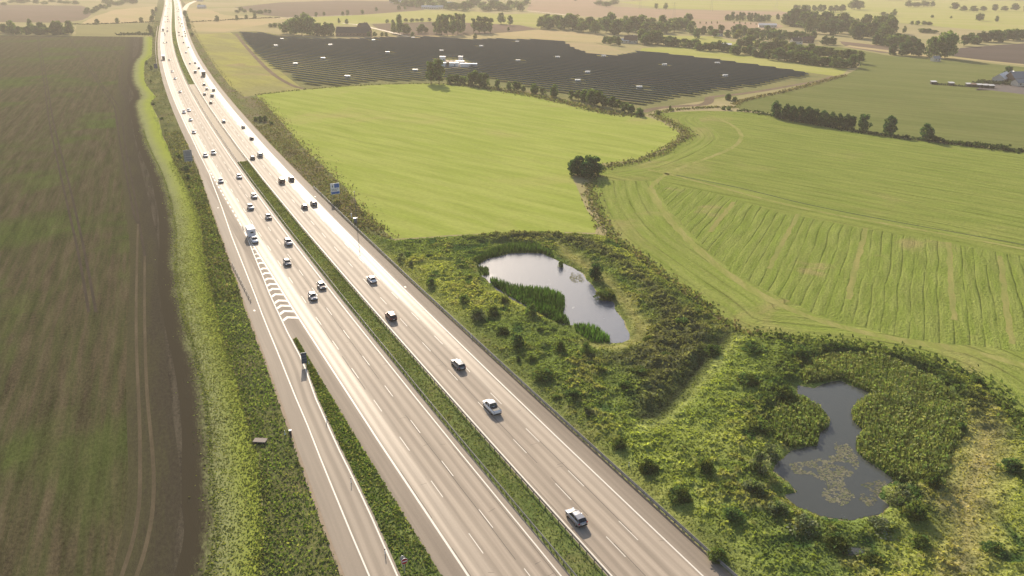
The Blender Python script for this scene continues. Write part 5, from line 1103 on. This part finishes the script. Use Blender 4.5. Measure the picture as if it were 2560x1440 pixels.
def tree(px, py, hpx, wpx, kind, label, group=None, cat='tree', real=None):
    """px,py foot in the photo, hpx/wpx its height and width there"""
    x, y = G(px, py) if real is None else real[:2]; s = ppm(py) if real is None else 1
    if py < 150: hpx *= .86; wpx *= .88
    if py < 150 and px > 1800: hpx *= .9; wpx *= .92
    H_ = hpx*s/.93 if real is None else hpx; W_ = wpx*s if real is None else wpx
    cr, tk, h0, w0 = trng.choice(PROT[kind]); root = empty({'spruce': 'conifer_tree', 'poplar': 'poplar_tree', 'bush': 'bush', 'dbush': 'bush', 'wbush': 'bush'}.get(kind, 'broadleaf_tree'), (x, y, 0), trng.random()*6.28)
    root.scale = (W_/w0, W_/w0, H_/h0); c = link('crown', cr, root); t = link('trunk', tk, root); tag(root, label, cat, group); return root
def trees(lst, kinds, label, group, cat='tree', jit=.12):
    for i, q in enumerate(sorted(lst)):
        px, py, h, w = q; tree(px, py, h*(1+trng.uniform(-jit, jit)), w*(1+trng.uniform(-jit, jit)), trng.choice(kinds), label+', %s from the left' % ORD[i], group, cat)
def mass(pts, kinds, label, name='distant_wood', cat='trees'):
    """a far wood that reads as one mass: one mesh"""
    Vs = []; Fs = []; Cs = []; n0 = 0
    for px, py, h, w in pts:
        x, y = G(px, py); s = ppm(py); H_ = h*s/.93; W_ = w*s; cr, tk, h0, w0 = trng.choice(PROT[trng.choice(kinds)]); nv = len(cr.vertices)
        v = np.zeros(nv*3, np.float32); cr.vertices.foreach_get('co', v); v = v.reshape(-1, 3)*np.array([W_/w0, W_/w0, H_/h0]); a = trng.random()*6.28
        v = np.stack([v[:, 0]*math.cos(a)-v[:, 1]*math.sin(a)+x, v[:, 0]*math.sin(a)+v[:, 1]*math.cos(a)+y, v[:, 2]], 1)
        c = np.zeros(nv*4, np.float32); cr.attributes['Col'].data.foreach_get('color', c); Vs.append(v); Cs.append(c.reshape(-1, 4)[:, :3]*trng.uniform(.8, 1.2)); Fs.append(np.arange(nv).reshape(-1, 4)+n0); n0 += nv
    o = np_mesh(name, np.concatenate(Vs), np.concatenate(Fs), M_leaf, np.concatenate(Cs)); return tag(o, label, cat, kind='stuff')
def wood(line, n, depth, h, w, kinds, label, group, asmass=False):
    L_ = smooth_line(line, 1); cum = [0]; pts = []
    for a, b in zip(L_[:-1], L_[1:]): cum.append(cum[-1]+math.dist(a, b))
    for i in range(n):
        t = (i+.5)/n*cum[-1]; j = next(q for q in range(len(cum)-1) if cum[q+1] >= t); f = (t-cum[j])/(cum[j+1]-cum[j]); px = L_[j][0]+(L_[j+1][0]-L_[j][0])*f; py = L_[j][1]+(L_[j+1][1]-L_[j][1])*f
        pts.append((px+trng.uniform(-3, 3), py-trng.random()*depth, h*trng.uniform(.75, 1.2), w*trng.uniform(.8, 1.25)))
    pts.sort()
    if asmass: return mass(pts, kinds, label)
    for i, p in enumerate(pts): tree(*p, trng.choice(kinds), label+(', %s from its left end' % ORD[i] if n > 1 else ''), group)
DK_ = ['oak', 'ash', 'dark']
# dark row on the right, in front of the olive field
for i, (px, py, h, w) in enumerate([(1941,294,38,30),(1961,298,35,27),(1980,302,34,27),(1998,305,36,30),(2019,308,37,30),(2037,310,34,28),(2057,314,34,28),(2075,316,33,26),(2094,318,32,26),(2112,321,33,26),(2128,323,30,24),(2157,327,38,34),(2223,336,42,33),(2313,350,38,34)]):
    tree(px, py, h, w, 'dark', ['dark leafy tree in the dense row before the olive field, %s from its left end' % ORD[i], 'dark round tree just right of the dense row before the olive field', 'dark upright tree standing apart in the gap of the field hedge on the right', 'rightmost dark round tree where the low hedge begins'][0 if i < 11 else i-10], 'dark trees along the olive field')
for i, (px, py, h, w) in enumerate([(1443,438,44,46),(1464,441,48,50),(1486,437,42,42)]): tree(px, py, h, w, 'dark', ['left','middle','right'][i]+' part of the big dark bush clump on the green field corner', 'dark bush clump on the field corner')
for px, py, h, w, k, lab in [(1078,210,50,26,'poplar','left one of the two tall pale trees at the lower edge of the solar farm'),(1098,211,56,30,'poplar','right one of the two tall pale trees at the lower edge of the solar farm')]: tree(px, py, h, w, k, lab, 'tall trees at the lower edge of the solar farm')
hr = [(1127,209,20,22),(1140,209,21,22),(1158,210,18,24),(1175,213,28,20),(1188,214,34,22),(1203,216,30,20),(1215,218,32,22),(1244,222,21,17),(1272,226,20,14),(1288,227,22,18),(1297,227,20,16),(1309,229,14,12),(1335,234,23,23),(1358,235,15,17),(1386,242,28,22),(1427,248,20,15),(1446,250,22,22),(1462,254,28,24),(1478,260,34,28),(1492,264,34,28),(1510,266,25,22),(1530,272,28,24),(1545,275,24,22),(1562,280,22,22),(1577,283,20,20),(1598,290,19,21)]
for i, (px, py, h, w) in enumerate(hr): tree(px, py, h, w, trng.choice(['oak', 'ash']), 'bushy tree in the hedgerow below the solar farm, %s from the left' % ORD[i], 'hedgerow trees below the solar farm')
# woods and clumps
trees([(718,84,34,34),(735,87,40,40),(755,88,44,44),(775,88,42,42),(795,90,36,36),(812,90,36,36),(828,88,34,28),(745,76,42,40),(765,76,40,38)], DK_, 'rounded tree packed in the dark wood beside the barn', 'trees of the round wood beside the barn')
trees([(676,68,10,12),(688,68,12,14),(700,69,13,14),(712,70,14,14)], ['oak'], 'low tree in the hedge running left from the round wood', 'hedge trees left of the round wood')
trees([(593,50,13,11),(616,47,11,9),(638,46,12,10)], ['oak'], 'round tree on the field hedge right of the motorway', 'round hedge trees right of the motorway')
tree(543, 53, 15, 13, 'oak', 'largest round tree on the field hedge right of the motorway, nearest the lanes', 'round hedge trees right of the motorway')
for i, (px, py, h, w) in enumerate([(242,61,14,14),(294,58,14,12),(354,56,13,12)]): tree(px, py, h, w, 'oak', ['left','middle','right'][i]+' round tree on the hedge left of the motorway', 'round hedge trees left of the motorway')
wood([(590,33),(630,34),(680,36)], 9, 6, 10, 14, ['oak', 'ash'], 'distant tree in the low wood right of the motorway top', 'low wood right of the motorway top')
trees([(759,40,10,8),(790,41,11,9),(810,39,10,9),(857,38,10,9),(869,38,12,10),(906,35,11,10),(941,28,9,9),(997,25,12,11),(1013,24,9,9)], ['oak'], 'small roadside tree along the far gravel lane', 'roadside trees along the far lane')
for i, (px, py, h, w) in enumerate([(848,57,12,9),(867,59,12,11)]): tree(px, py, h, w, 'oak', ['left','right'][i]+' one of two small round trees on the field behind the barn', 'two trees behind the barn')
trees([(922,92,12,12),(937,92,12,13),(955,92,11,12),(966,92,11,11)], ['ash'], 'small orchard tree right of the long barn', 'orchard trees beside the barn')
trees([(985,84,30,20),(998,86,46,22),(1010,86,32,26),(1020,85,22,18),(1055,83,22,20),(1046,84,16,16),(1064,83,16,16)], ['ash', 'poplar'], 'pale tree in the loose group right of the barn lane', 'loose tree group right of the barn')
tree(1032, 94, 15, 12, 'ash', 'small tree beside the gravel lane at the far edge of the solar farm'); tree(1188, 99, 16, 11, 'ash', 'small tree at the far edge of the solar farm below the tall clumps')
trees([(1092,84,42,24),(1104,87,50,26),(1118,90,56,28),(1132,89,56,26),(1145,86,50,24),(1157,82,44,18)], ['poplar', 'ash'], 'tall poplar in the left clump beyond the solar farm', 'left poplar clump beyond the solar farm')
trees([(1184,82,34,16),(1198,83,40,22),(1212,83,44,24),(1226,82,38,20)], ['poplar'], 'tall poplar in the right clump beyond the solar farm', 'right poplar clump beyond the solar farm')
for i, (px, py, h, w) in enumerate([(1253,60,29,26),(1275,64,26,17)]): tree(px, py, h, w, 'ash', ['broad','narrow'][i]+' pale tree of the pair on the plough edge right of the poplar clumps', 'pair of pale trees'); 
tree(1271, 78, 11, 8, 'ash', 'little lone tree below the pair of pale trees')
wood([(960,60),(1010,58),(1080,56)], 8, 4, 8, 10, ['ash'], 'thin line of small trees behind the poplar clumps', 'thin tree line behind the poplars', True)
wood([(1345,72),(1400,78),(1450,84),(1500,86),(1560,88),(1620,88),(1680,86),(1735,84)], 42, 14, 36, 30, ['oak', 'ash', 'ash', 'poplar'], 'leafy tree in the long pale wood above the solar farm', 'long wood above the solar farm')
wood([(1508,108),(1530,112),(1550,117)], 5, 4, 20, 18, DK_, 'dark tree at the left of the gabled house garden', 'garden trees by the gabled house')
wood([(1600,112),(1625,113),(1650,112)], 6, 10, 34, 28, DK_, 'big dark tree right of the gabled house', 'big trees right of the gabled house')
wood([(1720,100),(1780,98),(1850,102),(1900,106),(1960,104)], 16, 14, 24, 24, DK_+['lime'], 'tree in the scattered gardens right of the middle wood', 'garden trees right of the middle wood')
wood([(1655,116),(1720,122),(1800,132),(1900,146),(2000,160),(2070,170),(2130,172),(2150,160)], 40, 5, 25, 27, ['dark', 'oak', 'ash'], 'dense bushy tree in the belt along the pasture strip', 'tree belt along the pasture strip')
wood([(1840,118),(1920,128),(2000,140),(2080,150),(2140,152)], 20, 8, 22, 26, ['oak', 'ash', 'lime'], 'paler trees in the second rank of the pasture belt', 'second rank of the tree belt', True)
wood([(1812,52),(1850,53),(1900,55),(1925,54)], 13, 3, 20, 14, ['dark', 'oak'], 'close planted tree in the square plantation at the upper right', 'square plantation at the upper right'); tree(1945, 49, 17, 14, 'dark', 'single tree at the right end of the square plantation')
trees([(1750,59,5,4),(1765,59,5,4),(1779,59,6,4),(1793,59,6,4),(1835,59,6,4),(1849,59,6,4),(1863,60,6,4),(1877,61,6,4),(1890,62,5,4)], ['oak'], 'tiny round tree in the even row on the pink field', 'even row of tiny trees')
wood([(1965,78),(2030,86),(2100,94),(2170,100),(2230,102)], 34, 22, 34, 32, ['oak', 'ash', 'ash', 'dark'], 'broad hazy mixed wood at the upper right', 'broad mixed wood at the upper right', True)
wood([(1840,84),(1900,92),(1980,100),(2040,104)], 14, 8, 22, 26, DK_, 'tree on the lower rim of the mixed wood', 'lower rim of the mixed wood'); tree(2228, 84, 46, 38, 'ash', 'tallest pale tree in the middle of the mixed wood')
trees([(2062,112,26,26),(2080,112,24,24)], DK_, 'dark tree at the house with the pale gable', 'trees by the pale gabled house'); tree(2260, 84, 22, 12, 'ash', 'slim pale tree right of the mixed wood')
wood([(2185,112),(2230,118),(2290,122)], 8, 8, 30, 34, DK_, 'dark tree behind the biggest trees at the right', 'trees behind the biggest trees')
for i, (px, py, h, w) in enumerate([(2232,137,30,26),(2262,139,46,40),(2290,140,46,36),(2322,142,58,46),(2362,146,76,66)]): tree(px, py, h, w, 'dark' if i < 3 else 'oak', ['lowest dark','second dark','third dark','fourth, paler','biggest broad crowned'][i]+' tree of the group by the dark plough land', 'big trees by the dark plough land')
wood([(2400,116),(2440,114),(2490,108),(2540,102),(2600,98)], 13, 8, 30, 32, DK_, 'dark tree in the belt behind the dark plough land', 'belt behind the dark plough land'); tree(2517, 195, 26, 24, 'dark', 'dark round tree behind the white roofed farm buildings')
trees([(2088,30,22,22),(2105,30,24,22),(2135,24,32,34),(2150,24,26,26),(2075,30,16,14)], ['ash'], 'hazy tree in the top group left of the pale fields', 'top group of hazy trees'); wood([(1985,27),(2020,28),(2060,30)], 9, 3, 13, 12, ['oak'], 'hazy hedge near the top right of centre', 'hazy hedge near the top', True)
wood([(2200,42),(2240,42)], 3, 4, 12, 20, ['oak'], 'hazy tree in the little copse below the top', 'little copse below the top'); wood([(2270,62),(2330,64)], 4, 3, 11, 18, ['oak'], 'low tree of the copse in the pale green field', 'copse in the pale green field'); tree(2235, 40, 20, 14, 'ash', 'taller tree at the right of the little copse')
wood([(2265,19),(2300,19),(2335,19)], 6, 4, 16, 18, ['ash'], 'hazy tree in the upper right copse', 'upper right copse'); wood([(2370,28),(2440,30),(2520,30),(2600,32)], 9, 4, 14, 18, ['ash'], 'hazy hedge by the upper right corner', 'hazy hedge by the upper right corner', True)
tree(2449, 52, 21, 26, 'oak', 'broad hedge block alone in the pale green field at the upper right'); tree(2491, 54, 17, 12, 'oak', 'narrow tree right of the broad hedge block'); tree(2330, 44, 8, 10, 'oak', 'tiny bush left in the upper right field'); tree(2377, 46, 7, 8, 'oak', 'tiny bush right in the upper right field')
wood([(2295,82),(2340,86)], 3, 3, 12, 24, ['oak'], 'low tree right of the slim pale tree', 'low trees right of the slim tree')
wood([(985,20),(1030,22),(1100,24),(1160,30),(1220,28),(1300,30),(1318,28)], 28, 16, 18, 26, ['ash', 'oak'], 'hazy trees round the village at the top edge', 'village trees at the top edge', True)
wood([(1490,16),(1520,18),(1540,14)], 3, 4, 16, 26, ['ash'], 'hazy tree in the copse on the pink field', 'copse on the pink field'); tree(1641, 22, 14, 13, 'ash', 'larger of two hazy trees on the thin field line'); tree(1664, 24, 17, 14, 'ash', 'smaller hazy tree on the thin field line')
wood([(2,85),(40,86),(90,87),(140,88),(185,86)], 22, 5, 20, 20, ['dark', 'oak'], 'dark tree in the belt at the top left', 'tree belt at the top left'); trees([(30,84,33,26),(78,74,28,14),(103,84,28,22),(140,86,34,20),(152,86,36,22),(178,86,38,24)], DK_, 'taller tree standing out of the top left belt', 'taller trees of the top left belt')
wood([(208,40),(240,32),(275,20)], 8, 4, 13, 14, ['ash'], 'hazy tree on the slanting field edge left of the motorway', 'slanting tree line left of the motorway'); wood([(255,16),(300,14),(345,12)], 9, 8, 12, 18, ['ash'], 'hazy wood at the top left', 'hazy wood at the top left', True)
wood([(0,14),(60,13),(130,12),(200,14)], 10, 6, 9, 20, ['ash'], 'hazy trees on the top left horizon', 'top left horizon trees', True); trees([(385,42,18,14),(382,58,18,14),(392,30,14,10),(378,84,18,14),(384,92,14,12),(374,74,12,12)], ['oak', 'ash'], 'bushy tree beside the far oncoming lanes', 'trees beside the far oncoming lanes')
trees([(464,42,16,12),(470,58,16,12),(474,70,14,12),(480,90,10,10),(500,20,10,12)], ['oak', 'ash'], 'bushy tree beside the far outgoing lanes', 'trees beside the far outgoing lanes')
wood([(1380,4),(1500,2)], 1, 1, 8, 10, ['ash'], 'faint tree at the very top of the pink field', None)
wood([(1560,2),(1700,-2),(1900,0)], 9, 3, 10, 20, ['ash'], 'faint trees on the top edge behind the pink field', 'faint trees on the top edge', True); wood([(2200,2),(2350,0),(2550,2)], 12, 4, 14, 26, ['ash'], 'faint trees along the top right edge', 'faint trees on the top right edge', True)
# shrubs
BS = [(1820,250,18,18,'dbush','round dark bush where the dirt path bends'),(1836,252,12,16,'bush','smaller bush right of the one at the path bend'),(1808,274,7,12,'dbush','left low bush on the top edge of the mown field'),(1822,275,10,14,'dbush','right low bush on the top edge of the mown field'),(1645,286,12,14,'bush','small bush at the bend of the ditch'),(1675,276,14,8,'bush','upright bush above the ditch bend'),
 (640,302,12,14,'dbush','leftmost dark bush on the verge right of the motorway'),(652,304,16,14,'dbush','second dark bush in the verge cluster'),(664,304,17,14,'dbush','tallest dark bush in the verge cluster'),(679,312,10,14,'dbush','rightmost dark bush of the verge cluster'),
 (467,427,16,14,'dbush','dark bush below the back of the grey sign'),(449,396,12,13,'dbush','dark bush left of the back of the grey sign'),(472,448,14,13,'dbush','dark bush on the verge further below the grey sign'),(473,470,8,9,'dbush','small dark bush lowest on the left verge'),(367,160,10,8,'dbush','dark bush beside the lime strip bend'),(379,174,12,9,'dbush','dark bush beside the distant sign panel'),(377,206,8,5,'dbush','tiny upright bush beside the lime strip'),(405,298,6,12,'dbush','low dark bush on the left verge'),(383,262,6,12,'dbush','low dark bush at the point of the lime strip'),
 (1003,652,30,30,'wbush','grey leaved bush left of the pair near the guardrail'),(1028,668,22,20,'wbush','smaller grey leaved bush right of the pair near the guardrail'),(1077,716,28,30,'dbush','dark round bush alone above the guardrail'),(1110,690,14,14,'bush','small bush above the dark round one'),(1197,800,42,44,'wbush','large grey flowering bush near the guardrail'),(1490,700,48,44,'dark','dark tree leaning over the right shore of the pale pond'),(1511,748,34,42,'bush','rounded green bush at the waterline under the dark tree'),(1402,668,20,18,'bush','green bush on the far shore of the pale pond'),(1328,790,44,30,'dbush','tall dark bush in the reeds before the pale pond'),(1262,760,28,24,'bush','bush at the left end of the near shore reeds'),
 (1235,790,34,34,'bush','green bush between the grey flowering bush and the reeds'),(1160,760,30,26,'dbush','dark bush left above the grey flowering bush'),(1200,740,24,24,'bush','bush right of the shore path above the grey flowering bush'),(1258,835,36,34,'bush','bush below the reeds on the slope'),(1296,870,40,34,'dbush','dark bush with a dark hollow beneath'),(1350,830,20,20,'bush','small bush under the middle of the reeds'),(1382,830,22,20,'dbush','small dark bush under the right end of the reeds'),(1465,890,46,34,'dbush','dark tall bush at the near end of the pale pond'),(1330,905,26,24,'bush','bush in the scrub halfway between guardrail and pond end'),(1296,905,22,18,'dbush','dark upright bush nearer the guardrail'),(1400,880,34,40,'bush','broad bush in the middle scrub'),(1360,950,40,50,'bush','broad bush above the dark hollow'),(1430,1000,44,70,'dbush','broad dark bush below the heath'),(1470,1040,44,52,'wbush','pale willow bush below the broad dark one'),(1390,1000,30,30,'bush','bush left of the pale willow bush'),
 (1660,900,40,46,'wbush','rusty grey bush in the heath near the ditch'),(1600,940,36,50,'bush','bush in the lower heath'),(1700,820,32,44,'dbush','dark bush in the upper heath'),(1560,975,30,44,'dbush','dark bush at the tip of the heath'),(1780,885,36,40,'dbush','dark bush at the elbow of the ditch'),(1740,790,28,40,'wbush','pale bush near the right corner of the heath'),(1500,935,30,36,'bush','bush below the near end of the pale pond'),(1620,860,30,36,'bush','bush on the rim of the mown path round the pale pond'),
 (1895,1180,70,70,'wbush','large silvery willow on the left shore of the dark pond'),(1925,1145,60,60,'wbush','silvery willow above the large one on the left shore'),(1880,1240,56,66,'wbush','silvery willow at the lower left of the dark pond'),(1940,1290,50,70,'wbush','silvery willow at the bottom left of the dark pond'),(2010,1330,60,80,'wbush','silvery willow below the dark pond'),(2090,1370,50,70,'bush','green bush below the dark pond beside the puddle'),(2200,1330,60,70,'wbush','pale willow at the lower right of the dark pond'),(2250,1260,60,70,'wbush','pale willow on the right shore of the dark pond'),(2280,1300,56,64,'bush','green bush behind the right shore willow'),(2330,1220,50,56,'bush','bush between reed bed and brown path'),(2300,1370,60,70,'bush','broad bush near the bottom right path'),(2180,1410,50,70,'bush','broad bush at the bottom below the dark pond'),(2400,1080,30,30,'dbush','small dark bush on the right rim of the reed bed'),(2440,960,30,36,'dbush','dark bush on the curved field edge right of the reeds'),(2000,900,40,50,'dbush','dark bush left above the big reed bed'),(1960,1000,44,50,'bush','bush left of the left reed bed'),(1900,1080,50,56,'bush','bush left below the left reed bed'),(1870,960,40,50,'bush','bush in the scrub left of the dark pond'),(1880,880,36,60,'dbush','dark bush below the field corner'),
 (1795,1400,50,56,'bush','bush at the bottom centre of the scrub'),(1700,1250,44,54,'bush','bush in the yellow green scrub near the guardrail bend'),(1760,1180,50,60,'bush','bush in the middle of the yellow green scrub'),(1620,1180,40,50,'bush','bush in the scrub above the lower guardrail'),(1550,1120,36,44,'bush','bush where the scrub meets the lower guardrail'),(1830,1300,56,60,'dbush','dark bush left of the lower willows'),(2480,1380,50,60,'dbush','dark bush in the bottom right corner'),(2530,1180,50,60,'dbush','dark bush on the right edge of the photo')]
for px, py, h, w, k, lab in BS:
    tree(px, py, h*(trng.uniform(.45, .85) if k != 'dark' and py > 500 else .8), w*(trng.uniform(.7, 1.25) if py > 500 else .9), k, lab, 'shrubs and bushes' if k != 'dark' else None, 'bush' if k != 'dark' else 'tree')
# ------------------------------------------------------------------ haze
hb = MB(); hb.box((0, 1600, 69), (5200, 4400, 140)); hz = hb.build('haze', [bpy.data.materials.new('haze_air')]); hz['kind'] = 'stuff'
hm = hz.data.materials[0]; hm.use_nodes = True; hn = hm.node_tree; hn.nodes.remove(hn.nodes['Principled BSDF'])
pv = hn.nodes.new('ShaderNodeVolumePrincipled'); pv.inputs['Color'].default_value = (.84, .77, .67, 1); pv.inputs['Density'].default_value = .00019; pv.inputs['Anisotropy'].default_value = .15
hn.links.new(pv.outputs[0], hn.nodes['Material Output'].inputs['Volume'])
